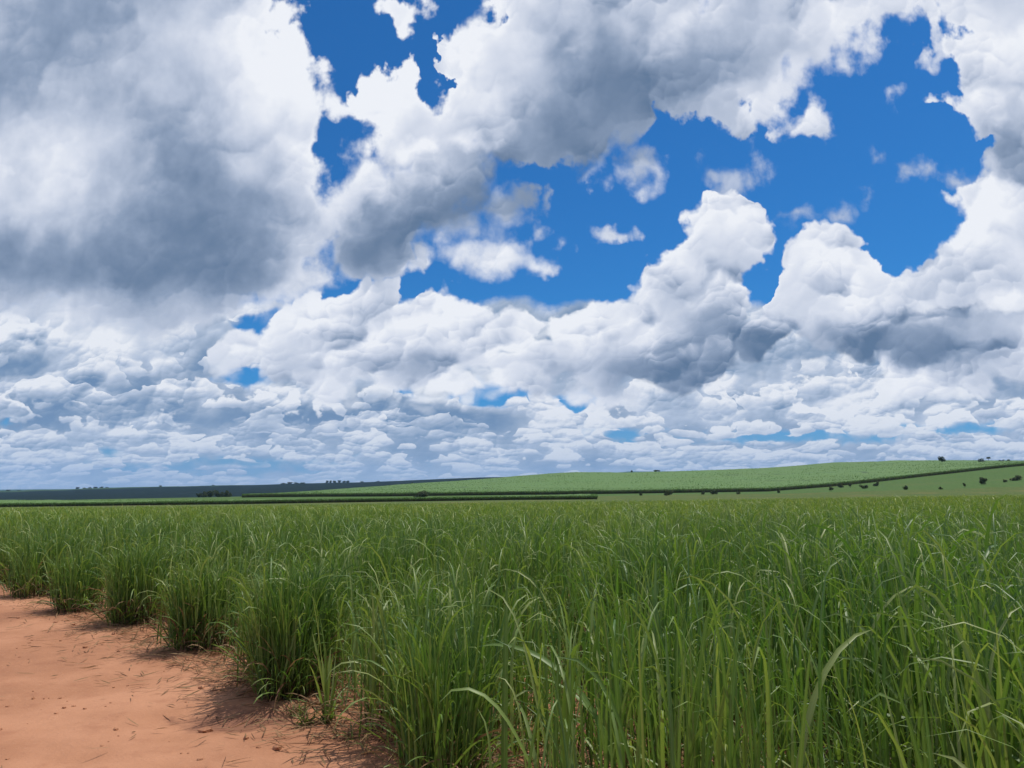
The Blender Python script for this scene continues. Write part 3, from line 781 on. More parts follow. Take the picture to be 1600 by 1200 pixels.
def blades(x, y, z, H, S, width=1.0, fold=True, low=0.18, spread=1.0, arch=0.34, lean=None):
    """one blade per foot point; H is the canopy height there"""
    n = len(x)
    kind = rng.random(n)
    az = rng.uniform(0, 2 * math.pi, n)
    if lean is not None:
        az = np.where(rng.random(n) < 0.6, lean + rng.normal(0, 0.9, n), az)
    up = kind > arch + low
    lo = kind < low
    # height where the blade leaves its stalk
    z0 = np.where(up, rng.uniform(0.02, 0.32, n), np.where(lo, rng.uniform(0.0, 0.18, n), rng.uniform(0.12, 0.50, n))) * H
    L = np.where(up, rng.uniform(0.62, 1.04, n), np.where(lo, rng.uniform(0.30, 0.65, n), rng.uniform(0.42, 0.90, n))) * H
    L = np.where(up, np.minimum(L, H * rng.uniform(0.86, 1.12, n) - z0), L)
    th0 = np.where(up, np.abs(rng.normal(0.02, 0.09, n)), np.where(lo, rng.uniform(0.15, 0.75, n), np.abs(rng.normal(0.16, 0.13, n)))) * spread
    bend = np.where(up, rng.uniform(0.0, 0.35, n), np.where(lo, rng.uniform(0.7, 2.0, n), rng.uniform(1.2, 2.7, n)))
    pw = np.where(up, rng.uniform(1.5, 4.0, n), rng.uniform(2.2, 7.0, n))
    W = rng.uniform(0.009, 0.020, n) * width * np.where(lo, 0.8, 1.0)
    big = rng.random(n) < 0.08
    W = np.where(big, W * 1.7, W)
    W = np.where((y < 7.0) & (x > -0.5) & (rng.random(n) < 0.10), W * 1.55, W) if len(x) > 2000 else W
    tw = rng.normal(0, 0.7, n)
    mid_ = ~(up | lo)
    tint = np.clip(rng.normal(0.50, 0.27, n) - np.where(mid_, 0.22, 0) - np.where(lo, 0.14, 0) + 0.22 * fnoise(x, y, 0.5, 2, 77), 0, 1)
    base = np.stack([x, y, z + z0], -1)
    off = rng.uniform(0, 0.03, n)
    base[:, 0] += np.cos(az) * off; base[:, 1] += np.sin(az) * off
    return leaf_arrays(base, az, th0, bend, pw, L, W, S, tw, tint, fold)

def dry_blades(x, y, z, n_, S=5, width=1.0, scale=1.0):
    n = len(x)
    az = rng.uniform(0, 2 * math.pi, n)
    th0 = rng.uniform(0.3, 1.3, n)
    bend = rng.uniform(0.6, 2.0, n)
    L = rng.uniform(0.15, 0.55, n) * scale
    base = np.stack([x, y, z + rng.uniform(0.0, 0.22, n) * scale], -1)
    return leaf_arrays(base, az, th0, bend, rng.uniform(0.8, 2.0, n), L, rng.uniform(0.006, 0.016, n) * width, S, rng.normal(0, 1.0, n), rng.random(n), False)

def flat_litter(x, y, z, S=3, length=0.25):
    n = len(x)
    az = rng.uniform(0, 2 * math.pi, n)
    th0 = rng.uniform(1.35, 1.62, n)
    base = np.stack([x, y, z + rng.uniform(0.008, 0.03, n)], -1)
    return leaf_arrays(base, az, th0, rng.normal(0, 0.15, n), np.ones(n) * 1.5, rng.uniform(0.3, 1.0, n) * length, rng.uniform(0.005, 0.014, n), S, rng.normal(0, 0.5, n), rng.random(n), False)

def stalk_arrays(x, y, z, h, r, lean_az, lean):
    """thin three-sided stalks"""
    n = len(x)
    k = 4
    a = np.arange(k) / k * 2 * math.pi
    lv = np.array([0.0, 0.35, 0.7, 1.0])
    V = np.zeros((n, len(lv), k, 3))
    for i, l in enumerate(lv):
        rad = r * (1.15 - 0.5 * l)
        cx = x + np.cos(lean_az) * lean * (l * h) * (0.6 + 0.4 * l); cy = y + np.sin(lean_az) * lean * (l * h) * (0.6 + 0.4 * l)
        V[:, i, :, 0] = cx[:, None] + rad[:, None] * np.cos(a)
        V[:, i, :, 1] = cy[:, None] + rad[:, None] * np.sin(a)
        V[:, i, :, 2] = (z - 0.02 + l * h)[:, None]
    b = np.arange(n)[:, None, None] * len(lv) * k
    i = np.arange(len(lv) - 1)[None, :, None]; j = np.arange(k)[None, None, :]
    j2 = (j + 1) % k
    q = np.stack([b + i * k + j, b + i * k + j2, b + (i + 1) * k + j2, b + (i + 1) * k + j], -1).reshape(-1, 4)
    tt = np.repeat(np.clip(rng.normal(0.5, 0.3, n), 0, 1), len(lv) * k)
    return V.reshape(-1, 3), q, tt, np.ones(n * len(lv) * k)

def make_clump(cx, cy, rx, ry, n, H, label, seed):
    """one stool of cane at the end of a row: stalks, green leaves, dry leaves"""
    global rng
    rng = np.random.default_rng(seed)
    z0 = float(height(np.array([cx]), np.array([cy]))[0])
    root = link("sugarcane_clump", None, loc=(cx, cy, z0))
    tag(root, label, 'sugarcane', 'clumps of cane at the row ends beside the dirt track')
    def pts(k, s=1.0):
        a = rng.uniform(0, 2 * math.pi, k); r = np.sqrt(rng.random(k)) * s
        X = rx * r * np.cos(a); Y = ry * r * np.sin(a)
        # cane stools run along their row
        x = X * math.cos(ROW) + Y * math.sin(ROW); y = -X * math.sin(ROW) + Y * math.cos(ROW)
        z = height(cx + x, cy + y) - z0
        return x, y, z
    g_ = Pile()
    x, y, z = pts(n)
    out = np.arctan2(y, x)
    g_.add(blades(x, y, z, H, 9, 0.85, True, low=0.20, spread=1.5, arch=0.30, lean=out))
    x, y, z = pts(int(n * 0.35), 1.05)
    g_.add(blades(x, y, z, H * 0.72, 8, 0.9, True, low=0.5, spread=1.7, arch=0.3, lean=np.arctan2(y, x)))
    link("leaves", g_.mesh("cane_clump_leaves", [M_LEAF]), root)
    k = int(n * 0.22)
    x, y, z = pts(k, 0.9)
    st = Pile(); st.add(stalk_arrays(x, y, z, rng.uniform(0.15, 0.42, k) * H, rng.uniform(0.004, 0.008, k), np.arctan2(y, x), rng.uniform(0, 0.22, k)))
    link("stalks", st.mesh("cane_clump_stalks", [M_STALK]), root)
    k = int(n * 0.32)
    x, y, z = pts(k, 1.0)
    dr = Pile(); dr.add(dry_blades(x, y, z, k))
    link("dry_leaves", dr.mesh("cane_clump_dry_leaves", [M_DRY]), root)
    return root

CLUMPS = [  # x, y, half width, half length, blades, height, look
    (-0.38, 4.62, 0.24, 0.32, 360, 1.00, "nearest cane clump at the track edge, cut off by the bottom of the view"),
    (-1.84, 6.66, 0.27, 0.36, 720, 0.98, "wide bushy cane clump with a dark base, right behind the lone yellowish shoot"),
    (-3.33, 8.48, 0.25, 0.34, 430, 0.82, "cane clump with reddish bare stems leaning over the track, second from the lone shoot"),
    (-4.70, 9.92, 0.24, 0.38, 520, 0.92, "round cane clump with a tight dark foot, third from the lone shoot"),
    (-6.02, 11.0, 0.27, 0.32, 380, 0.80, "loose cane clump with thin upright yellow stems at its foot"),
    (-7.50, 12.6, 0.36, 0.50, 520, 0.92, "farther cane clump where the track edge bends out of view"),
    (-9.25, 14.9, 0.40, 0.50, 520, 0.92, "leftmost cane clump at the edge of the view beside the track"),
]
for i, (cx, cy, rx, ry, n, H, lab) in enumerate(CLUMPS):
    make_clump(cx, cy, rx, ry, n, H, lab, 100 + i)

# the lone shoot and its weeds on the track
def make_shoot():
    global rng
    rng = np.random.default_rng(55)
    cx, cy = -1.36, 5.95
    z0 = float(height(np.array([cx]), np.array([cy]))[0])
    root = link("cane_shoot", None, loc=(cx, cy, z0))
    tag(root, "lone small cane shoot, yellow-green and upright, standing on the bare red soil", 'sugarcane')
    n = 12
    az = rng.uniform(0, 2 * math.pi, n)
    base = np.stack([rng.normal(0, 0.018, n), rng.normal(0, 0.018, n), np.zeros(n)], -1)
    P_ = Pile()
    P_.add(leaf_arrays(base, az, np.abs(rng.normal(0.08, 0.12, n)), rng.uniform(0.05, 0.4, n), np.full(n, 2.0), rng.uniform(0.36, 0.66, n),
                       rng.uniform(0.018, 0.030, n), 7, rng.normal(0, 0.5, n), rng.uniform(0.0, 0.12, n)))
    n = 14
    az = rng.uniform(0, 2 * math.pi, n)
    base = np.stack([rng.normal(0, 0.03, n), rng.normal(0, 0.03, n), np.zeros(n)], -1)
    P_.add(leaf_arrays(base, az, rng.uniform(0.4, 0.9, n), rng.uniform(0.4, 1.4, n), np.full(n, 1.5), rng.uniform(0.15, 0.38, n),
                       rng.uniform(0.008, 0.016, n), 7, rng.normal(0, 0.5, n), rng.uniform(0.1, 0.6, n)))
    link("leaves", P_.mesh("cane_shoot_leaves", [M_LEAF]), root)
    k = 26
    D = Pile(); D.add(dry_blades(rng.normal(0, 0.05, k), rng.normal(0, 0.05, k), np.zeros(k), k, scale=0.6))
    link("dry_leaves", D.mesh("cane_shoot_dry_leaves", [M_DRY]), root)
make_shoot()

def make_weed(cx, cy, n, size, label, seed, dry=0.4):
    global rng
    rng = np.random.default_rng(seed)
    z0 = float(height(np.array([cx]), np.array([cy]))[0])
    root = link("weed_tuft", None, loc=(cx, cy, z0))
    tag(root, label, 'weed')
    az = rng.uniform(0, 2 * math.pi, n)
    base = np.stack([rng.normal(0, size * 0.12, n), rng.normal(0, size * 0.12, n), np.zeros(n)], -1)
    P_ = Pile()
    P_.add(leaf_arrays(base, az, rng.uniform(0.2, 1.2, n), rng.uniform(0.2, 1.4, n), np.full(n, 1.4), rng.uniform(0.4, 1.0, n) * size,
                       rng.uniform(0.004, 0.008, n), 5, rng.normal(0, 0.8, n), rng.uniform(0.0, 0.6, n)))
    link("leaves", P_.mesh("weed_leaves", [M_LEAF]), root)
    k = int(n * dry)
    D = Pile(); D.add(dry_blades(rng.normal(0, size * 0.15, k), rng.normal(0, size * 0.15, k), np.zeros(k), k, scale=size * 1.6))
    link("dry_stems", D.mesh("weed_dry_stems", [M_DRY]), root)
make_weed(-1.50, 5.88, 46, 0.20, "low weed tuft touching the left side of the lone cane shoot", 61)
make_weed(-1.08, 5.60, 12, 0.22, "sparse wiry weed on bare soil, right of the lone cane shoot", 62, 0.9)
make_weed(-1.62, 6.12, 30, 0.15, "small straw-coloured tuft between the bushy clump and the lone shoot", 63, 1.2)

# ------------------------------------------------------------------ the cane field
def build_field():
    global rng
    rng = np.random.default_rng(3)
    pile = Pile()
    S0, DS = -1.30, 1.53
    def canopy(x, y):
        d = np.hypot(x, y)
        h = 1.10 + 0.20 * smooth01((x - 0.0) / 3.0) * (1 - smooth01((d - 6) / 14))
        # the ends of the rows are lower than the body of the field
        ss, tt = to_st(x, y)
        h = h - 0.14 * (1 - smooth01((tt - row_end(ss)) / 2.5)) * (ss < -0.5)
        return h + 0.10 * fnoise(x, y, 0.22, 3, 41) + 0.05 * fnoise(x, y, 1.3, 2, 45)
    def scatter(d0, d1, per_m, S, width, fold, extra_low, lim=0.86, jitter=0.24):
        s_all, t_all = [], []
        for k in range(-110, 110):
            s = S0 + DS * k
            t0 = float(row_end(np.array(s))) + (0.36 if s < -2.0 else (0.25 if s < -1.0 else -0.25))
            t1 = d1 * 1.05
            if t1 <= t0: continue
            n = rng.poisson((t1 - t0) * per_m)
            t = rng.uniform(t0, t1, n)
            s_all.append(np.full(n, s)); t_all.append(t)
        s = np.concatenate(s_all); t = np.concatenate(t_all)
        # stools: denser knots along the row, with gaps
        keep = rng.random(len(s)) < np.clip(0.66 + 0.75 * vnoise(t * 1.5, s * 3.1, 9) + 0.25 * vnoise(t * 0.4, s * 2.2, 19), 0.10, 1)
        s, t = s[keep], t[keep]
        s = s + rng.normal(0, 1.0, len(s)) * (jitter + 0.14 * smooth01((s + 2.0) / 1.5))
        ok = (t > row_end(s) + 0.12) | (s > -0.6)
        s, t = s[ok], t[ok]
        x, y = to_xy(s, t)
        m = (y >= d0) & (y < d1) & (np.abs(x) < lim * y + 1.6) & (np.hypot(x, y) > 1.25)
        x, y = x[m], y[m]
        return x, y
    # near, middle, far, farthest
    for d0, d1, per, S, wd, fold in ((-1.5, 9.0, 740, 9, 0.90, True), (9.0, 19.0, 380, 7, 1.0, True), (19.0, 42.0, 230, 5, 1.35, False), (42.0, 112.0, 95, 4, 2.4, False)):
        x, y = scatter(d0, d1, per, S, wd, fold, 0)
        z = height(x, y)
        H = canopy(x, y)
        pile.add(blades(x, y, z, H, S, wd, fold, low=0.16 if d0 < 19 else 0.06, spread=1.15, arch=0.40), 0 if d0 < 19 else 1)
        if d0 < 19:
            # short blades and weeds closing the furrows
            n = int(len(x) * (2.0 if d0 < 5 else 0.9))
            i = rng.integers(0, len(x), n)
            xw = x[i] + rng.normal(0, 0.42, n); yw = y[i] + rng.normal(0, 0.25, n)
            sw, tw = to_st(xw, yw)
            mw = (tw > row_end(sw) + 0.7) & (np.hypot(xw, yw) > 1.25)
            xw, yw = xw[mw], yw[mw]
            pile.add(blades(xw, yw, height(xw, yw), canopy(xw, yw) * rng.uniform(0.28, 0.80, len(xw)), max(5, S - 2), wd * 0.75, fold, low=0.50, spread=2.0, arch=0.40), 0)
            k = rng.random(len(x)) < 0.50
            pile.add(dry_blades(x[k], y[k], z[k], k.sum(), 4), 2)
            ss_, tt_ = to_st(x, y)
            k = (rng.random(len(x)) < 0.16) & (tt_ > row_end(ss_) + 0.45)
            n = int(k.sum())
            pile.add(stalk_arrays(x[k], y[k], z[k], rng.uniform(0.15, 0.45, n), rng.uniform(0.004, 0.008, n), rng.uniform(0, 6.28, n), rng.uniform(0, 0.2, n)), 3)
    # a few big arching leaves close to the viewer
    heroes = [(0.55, 4.05, 2.75, 0.10, 1.75, 1.6, 1.30, 0.038), (0.62, 4.1, 2.5, 0.22, 1.6, 1.5, 1.05, 0.030), (-0.04, 4.15, 1.6, 0.01, 0.10, 2.0, 1.22, 0.034),
              (2.35, 3.9, 2.9, 0.25, 1.9, 1.5, 1.0, 0.036), (2.55, 4.0, 0.6, 0.20, 2.0, 1.6, 1.1, 0.034), (1.3, 4.6, 3.2, 0.20, 1.8, 1.8, 1.1, 0.030),
              (0.75, 4.3, 1.5, 0.05, 0.3, 2.0, 1.30, 0.030), (2.2, 4.4, 1.2, 0.10, 0.5, 2.0, 1.40, 0.034), (2.6, 4.9, 2.0, 0.05, 0.4, 2.0, 1.42, 0.034),
              (-0.25, 5.2, 2.2, 0.06, 0.5, 2.4, 1.22, 0.028)]
    hh = np.array(heroes)
    base = np.stack([hh[:, 0], hh[:, 1], height(hh[:, 0], hh[:, 1]) + 0.02], -1)
    pile.add(leaf_arrays(base, hh[:, 2], hh[:, 3], hh[:, 4], hh[:, 5], hh[:, 6], hh[:, 7], 14, rng.normal(0, 0.25, len(hh)), rng.uniform(0.3, 0.7, len(hh))), 0)
    o = link("sugarcane_field", pile.mesh("sugarcane_field", [M_LEAF, M_LEAF_FAR, M_DRY, M_STALK]))
    tag(o, "dense green field of young sugarcane in rows across the whole foreground", 'crop', kind='stuff')
build_field()

def build_litter():
    """scraps of leaf, straw and small clods on the soil"""
    global rng
    rng = np.random.default_rng(17)
    P_ = Pile()
    n = 3600
    s = rng.uniform(-13, 8, n); te = row_end(s)
    t = te + rng.normal(0.15, 0.55, n)
    x, y = to_xy(s, t)
    m = (y > 1.0); x, y = x[m], y[m]
    P_.add(flat_litter(x, y, height(x, y), 3, 0.20), 0)
    n = 26000
    s = rng.uniform(-8, 8, n); t = row_end(s) + rng.uniform(0, 9, n)
    x, y = to_xy(s, t); m = (y > 1.0); x, y = x[m], y[m]
    P_.add(flat_litter(x, y, height(x, y), 3, 0.34), 0)
    n = 200
    x = rng.uniform(-9, 0.5, n); y = rng.uniform(3.5, 13, n)
    s, t = to_st(x, y); m = t < row_end(s); x, y = x[m], y[m]
    P_.add(flat_litter(x, y, height(x, y), 3, 0.09), 0)
    o = link("leaf_litter", P_.mesh("leaf_litter", [M_DRY]))
    tag(o, "scraps of dry leaf and straw scattered on the red soil", 'litter', kind='stuff')
    # clods
    n = 300
    s = rng.uniform(-13, 3, n); t = row_end(s) + rng.normal(-0.8, 1.3, n)
    x, y = to_xy(s, t); m = (y > 2.0); x, y = x[m], y[m]; n = len(x)
    r = rng.gamma(2.0, 0.004, n) + 0.003
    ico = np.array([(0, 0, 1), (0.89, 0, 0.45), (0.28, 0.85, 0.45), (-0.72, 0.53, 0.45), (-0.72, -0.53, 0.45), (0.28, -0.85, 0.45),
                    (0.72, 0.53, -0.45), (-0.28, 0.85, -0.45), (-0.89, 0, -0.45), (-0.28, -0.85, -0.45), (0.72, -0.53, -0.45), (0, 0, -1)], dtype=float)
    fc = np.array([(0, 1, 2), (0, 2, 3), (0, 3, 4), (0, 4, 5), (0, 5, 1), (1, 6, 2), (2, 7, 3), (3, 8, 4), (4, 9, 5), (5, 10, 1),
                   (2, 6, 7), (3, 7, 8), (4, 8, 9), (5, 9, 10), (1, 10, 6), (11, 7, 6), (11, 8, 7), (11, 9, 8), (11, 10, 9), (11, 6, 10)])
    V = ico[None] * (r[:, None, None] * rng.uniform(0.6, 1.3, (n, 12, 1)))
    V = V * np.stack([rng.uniform(0.8, 1.5, n), rng.uniform(0.8, 1.5, n), rng.uniform(0.5, 0.9, n)], -1)[:, None, :]
    V += np.stack([x, y, height(x, y) + r * 0.3], -1)[:, None, :]
    F_ = (fc[None] + np.arange(n)[:, None, None] * 12).reshape(-1, 3)
    me = mesh_from("soil_clods", V.reshape(-1, 3), F_, [M_SOIL], smooth=False)
    o = link("soil_clods", me)
    tag(o, "small red clods of earth strewn along the track edge", 'earth clods', kind='stuff')
build_litter()

# ------------------------------------------------------------------ cane fields beyond
def far_field(name, label, inside, bounds, top, step, tuft, wall, seed):
    """tall cane seen from afar: a bumpy canopy on stems, blades over top and edge"""
    global rng
    rng = np.random.default_rng(seed)
    d0, d1, u0, u1 = bounds
    # canopy sheet in (u, d)
    us = np.arange(u0, u1 + 1e-6, step / d0 * 1.4); ds = np.geomspace(d0, d1, int((d1 - d0) / step) + 1)
    return us, ds

def cane_block(name, label, front, back, u0, u1, H, cell, n_front, n_top, seed, tmu=0.5):
    """front(u) and back(u): depths of the near and far edge of the field"""
    global rng
    rng = np.random.default_rng(seed)
    us = np.linspace(u0, u1, int((u1 - u0) * 600 / cell))
    nd = 90
    f = (np.linspace(0, 1, nd) ** 1.5)
    df, db = front(us), back(us)
    D = df[:, None] * (1 - f) + db[:, None] * f
    X = us[:, None] * D; Y = D
    Zg = height(X, Y)
    # the strip thins out towards its open ends, and its top is uneven
    tap = smooth01(np.minimum(us - u0, u1 - us) / 0.012)[:, None]
    hv = (0.55 + 0.45 * tap) * (1 + 0.16 * fnoise(X, Y, 0.045, 3, seed + 9))
    Z = Zg + H * 0.82 * hv + 0.22 * fnoise(X, Y, 0.35, 2, seed) + 0.15 * fnoise(X, Y, 0.06, 2, seed + 3)
    nu = len(us)
    top = np.stack([X, Y, Z], -1)
    foot = np.stack([X[:, 0], Y[:, 0] - 0.1, Zg[:, 0] - 0.5], -1)
    foot2 = np.stack([X[:, -1], Y[:, -1] + 0.1, Zg[:, -1] - 0.5], -1)
    G = np.concatenate([foot[:, None], top, foot2[:, None]], 1)
    k = nd + 2
    i = np.arange(nu - 1)[:, None]; j = np.arange(k - 1)[None]
    q = np.stack([i * k + j, (i + 1) * k + j, (i + 1) * k + j + 1, i * k + j + 1], -1).reshape(-1, 4)
    P_ = Pile()
    qq = q.reshape(nu - 1, k - 1, 4)
    P_.add((G.reshape(-1, 3), qq[:, 1:].reshape(-1, 4), np.full(nu * k, 0.8), np.ones(nu * k)), 0)
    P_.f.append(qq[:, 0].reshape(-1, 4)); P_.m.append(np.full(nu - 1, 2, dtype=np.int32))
    # side caps
    for row, sgn in ((0, 1), (nu - 1, -1)):
        a = top[row]; b = np.stack([X[row], Y[row], Zg[row] - 0.5], -1)
        V = np.concatenate([a, b]); ii = np.arange(nd - 1)
        P_.add((V, np.stack([ii, ii + 1, ii + 1 + nd, ii + nd], -1), np.full(2 * nd, 0.8), np.ones(2 * nd)), 0)
    def put(n, at_front, mt=1):
        u = rng.uniform(u0, u1, n)
        ff = np.abs(rng.normal(0, 0.004, n)) if at_front else rng.random(n) ** 1.5
        d = front(u) * (1 - ff) + back(u) * ff
        x, y = u * d, d
        zg = height(x, y)
        if at_front:
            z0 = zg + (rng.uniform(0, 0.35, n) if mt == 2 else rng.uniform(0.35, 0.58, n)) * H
            L = rng.uniform(0.35, 0.6, n) * H
            w = rng.uniform(0.10, 0.22, n)
            tint = np.clip(rng.normal(0.75, 0.2, n), 0, 1)  # front blades tinted darker, shade of the near side put into colour
        else:
            z0 = zg + rng.uniform(0.55, 0.75, n) * H
            L = rng.uniform(0.20, 0.40, n) * H
            w = rng.uniform(0.10, 0.24, n) * np.clip(d / 350, 0.8, 2.2)
            tint = np.clip(rng.normal(tmu, 0.18, n), 0, 1)
        base = np.stack([x, y - (rng.uniform(0.1, 1.4, n) if at_front else 0), z0], -1)
        P_.add(leaf_arrays(base, rng.uniform(0, 6.28, n), np.abs(rng.normal(0.1, 0.2, n)), rng.uniform(0.1, 2.0, n), np.full(n, 2.0), L, w, 3, rng.normal(0, 1, n), tint, False), mt)
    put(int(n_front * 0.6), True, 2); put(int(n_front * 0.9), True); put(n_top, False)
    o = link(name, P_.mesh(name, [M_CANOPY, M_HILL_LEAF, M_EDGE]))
    tag(o, label, 'crop', kind='stuff')
    return o

def mat_canopy():
    m, t, g, out = new_mat("cane_canopy")
    geo = g.new('ShaderNodeNewGeometry')
    P = geo.outputs['Position']
    n1 = g.noise(P, 0.9, 3.0, 0.7)
    n2 = g.noise(P, 0.018, 3.0, 0.5)
    c = g.ramp(n1, [(0.30, (0.078, 0.148, 0.038)), (0.55, (0.094, 0.172, 0.046)), (0.80, (0.112, 0.188, 0.056))])
    c = g.mix(g.step(n2, 0.35, 0.65, 0.0, 0.25), c, (0.095, 0.145, 0.040))
    # contour terraces: thin broken gaps in the crop at equal heights
    zz = g.m('MULTIPLY_ADD', g.sep(P)[2], 0.16, g.m('MULTIPLY', n2, 0.9))
    fr = g.m('ABSOLUTE', g.m('SUBTRACT', g.m('FRACT', zz), 0.5))
    ln = g.m('MULTIPLY', g.step(fr, 0.0, 0.035, 1.0, 0.0), g.step(g.noise(P, 0.006, 2.0, 0.5), 0.44, 0.56, 0.0, 0.75))
    c = g.mix(ln, c, (0.030, 0.055, 0.020))
    principled(g, t, out, c, 0.8, 0.2, bumped(g, n1, 0.4, 0.3))
    return m
M_CANOPY = mat_canopy()
M_EDGE = mat_leaf("cane_field_edge", [(0.0, (0.115, 0.130, 0.050)), (0.5, (0.075, 0.098, 0.036)), (1.0, (0.070, 0.066, 0.034))], (1.0, 1.0, 0.8, 1.0), gloss=0.8, spec=0.1, rib=False)  # brown-green of stalks and dry leaf, darkened too for the shaded side

# valley field on the left, its shaded edge facing the viewer
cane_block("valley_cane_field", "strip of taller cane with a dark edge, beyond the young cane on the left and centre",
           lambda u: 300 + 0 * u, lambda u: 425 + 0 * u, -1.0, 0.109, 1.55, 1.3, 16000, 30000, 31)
# hillside field, its edge climbs the hill to the right
HF_U = [-0.345, -0.25, -0.13, 0.0, 0.164, 0.328, 0.41, 0.492, 0.574, 0.656, 1.0]
HF_D = [505, 500, 490, 480, 470, 462, 470, 500, 535, 575, 760]
cane_block("hillside_cane_field", "broad pale green cane field covering the long low hill",
           lambda u: np.interp(u, HF_U, HF_D), lambda u: 960 + 0 * u, -0.345, 1.0, 2.45, 1.6, 26000, 70000, 32, tmu=0.42)

# ------------------------------------------------------------------ far trees and shrubs
def crown_arrays(clusters, n_leaf, size, tmu=0.6):
    """leaf cards spread through a set of ellipsoid clusters"""
    V, F_, T_ = [], [], []
    tot = 0
    for (c, r, share) in clusters:
        n = max(6, int(n_leaf * share))
        d = rng.normal(0, 1, (n, 3)); d /= np.linalg.norm(d, axis=1)[:, None]
        rad = rng.uniform(0.45, 1.0, n) ** 0.6
        p = np.array(c) + d * rad[:, None] * np.array(r)
        a = rng.normal(0, 1, (n, 3)); a /= np.linalg.norm(a, axis=1)[:, None]
        b = np.cross(a, rng.normal(0, 1, (n, 3))); b /= np.linalg.norm(b, axis=1)[:, None]
        s = rng.uniform(0.6, 1.3, n)[:, None] * size
        q = np.stack([p - a * s * 0.5, p + b * s * 0.4, p + a * s * 0.5, p - b * s * 0.4], 1)
        V.append(q.reshape(-1, 3))
        F_.append(np.arange(n * 4).reshape(-1, 4) + tot); tot += n * 4
        T_.append(np.repeat(np.clip(rng.normal(tmu, 0.22, n), 0, 1), 4))
    v = np.vstack(V)
    return v, np.vstack(F_), np.concatenate(T_), np.ones(len(v))

def limb(P_, a, b, r0, r1, k=6):
    a = np.array(a, float); b = np.array(b, float)
    d = (b - a) / np.linalg.norm(b - a)
    s = np.cross(d, (0.3, 0.9, 0.1)); s /= np.linalg.norm(s); w = np.cross(d, s)
    an = np.arange(k) / k * 2 * math.pi
    ring = lambda c, r: c + r * (np.cos(an)[:, None] * s + np.sin(an)[:, None] * w)
    v = np.vstack([ring(a, r0), ring((a + b) / 2 + s * r0 * 0.4, (r0 + r1) / 2), ring(b, r1)])
    j = np.arange(k); j2 = (j + 1) % k
    q = np.vstack([np.stack([j, j2, j2 + k, j + k], -1), np.stack([j + k, j2 + k, j2 + 2 * k, j + 2 * k], -1)])
    P_.add((v, q, np.full(len(v), 0.5), np.ones(len(v))))

def unit_plant(kind, seed):
    """crown and trunk meshes of a plant one metre high and about one wide"""
    global rng
    rng = np.random.default_rng(seed)
    cl = []
    T_ = Pile()
    if kind == 'round':
        for _ in range(11):
            a = rng.uniform(0, 6.28); r = rng.uniform(0.05, 0.30)
            cl.append(((r * math.cos(a), r * math.sin(a), rng.uniform(0.38, 0.80)), (0.20, 0.20, 0.17), 1 / 11))
        limb(T_, (0, 0, -0.03), (0.02, 0, 0.40), 0.045, 0.03)
        for s in (-1, 1): limb(T_, (0.02, 0, 0.33), (0.2 * s, 0.05, 0.6), 0.025, 0.012)
        n, sz = 1300, 0.085
    elif kind == 'flat':
        for _ in range(9):
            a = rng.uniform(0, 6.28); r = rng.uniform(0.05, 0.38)
            cl.append(((r * math.cos(a), r * math.sin(a), rng.uniform(0.72, 0.90)), (0.20, 0.20, 0.09), 1 / 9))
        limb(T_, (0, 0, -0.03), (0.01, 0, 0.70), 0.035, 0.022)
        for s in (-1, 1): limb(T_, (0.01, 0, 0.55), (0.26 * s, 0.03, 0.78), 0.02, 0.01)
        n, sz = 900, 0.085
    elif kind == 'far':
        for _ in range(5):
            a = rng.uniform(0, 6.28); r = rng.uniform(0.0, 0.3)
            cl.append(((r * math.cos(a), r * math.sin(a), rng.uniform(0.35, 0.8)), (0.24, 0.24, 0.22), 1 / 5))
        limb(T_, (0, 0, -0.05), (0, 0, 0.45), 0.05, 0.03)
        n, sz = 260, 0.17
    elif kind == 'wild':
        for _ in range(16):
            a = rng.uniform(0, 6.28); r = rng.uniform(0.05, 0.42)
            cl.append(((r * math.cos(a), r * math.sin(a), rng.uniform(0.12, 0.80 - r * 0.5)), (rng.uniform(0.10, 0.18), 0.15, rng.uniform(0.12, 0.2)), 1 / 16))
        for _ in range(5):
            a = rng.uniform(0, 6.28); limb(T_, (0, 0, -0.03), (0.3 * math.cos(a), 0.3 * math.sin(a), 0.6), 0.02, 0.008)
        n, sz = 1300, 0.085
    else:
        for _ in range(9):
            a = rng.uniform(0, 6.28); r = rng.uniform(0.05, 0.38)
            cl.append(((r * math.cos(a), r * math.sin(a), rng.uniform(0.18, 0.68)), (0.18, 0.18, 0.26), 1 / 9))
        for _ in range(3):
            a = rng.uniform(0, 6.28); limb(T_, (0, 0, -0.05), (0.2 * math.cos(a), 0.2 * math.sin(a), 0.45), 0.022, 0.01)
        n, sz = 700, 0.11
    C_ = Pile(); C_.add(crown_arrays(cl, n, sz, 0.62))
    return C_.mesh(kind + "_crown", [M_CROWN]), T_.mesh(kind + "_trunk", [M_BARK])

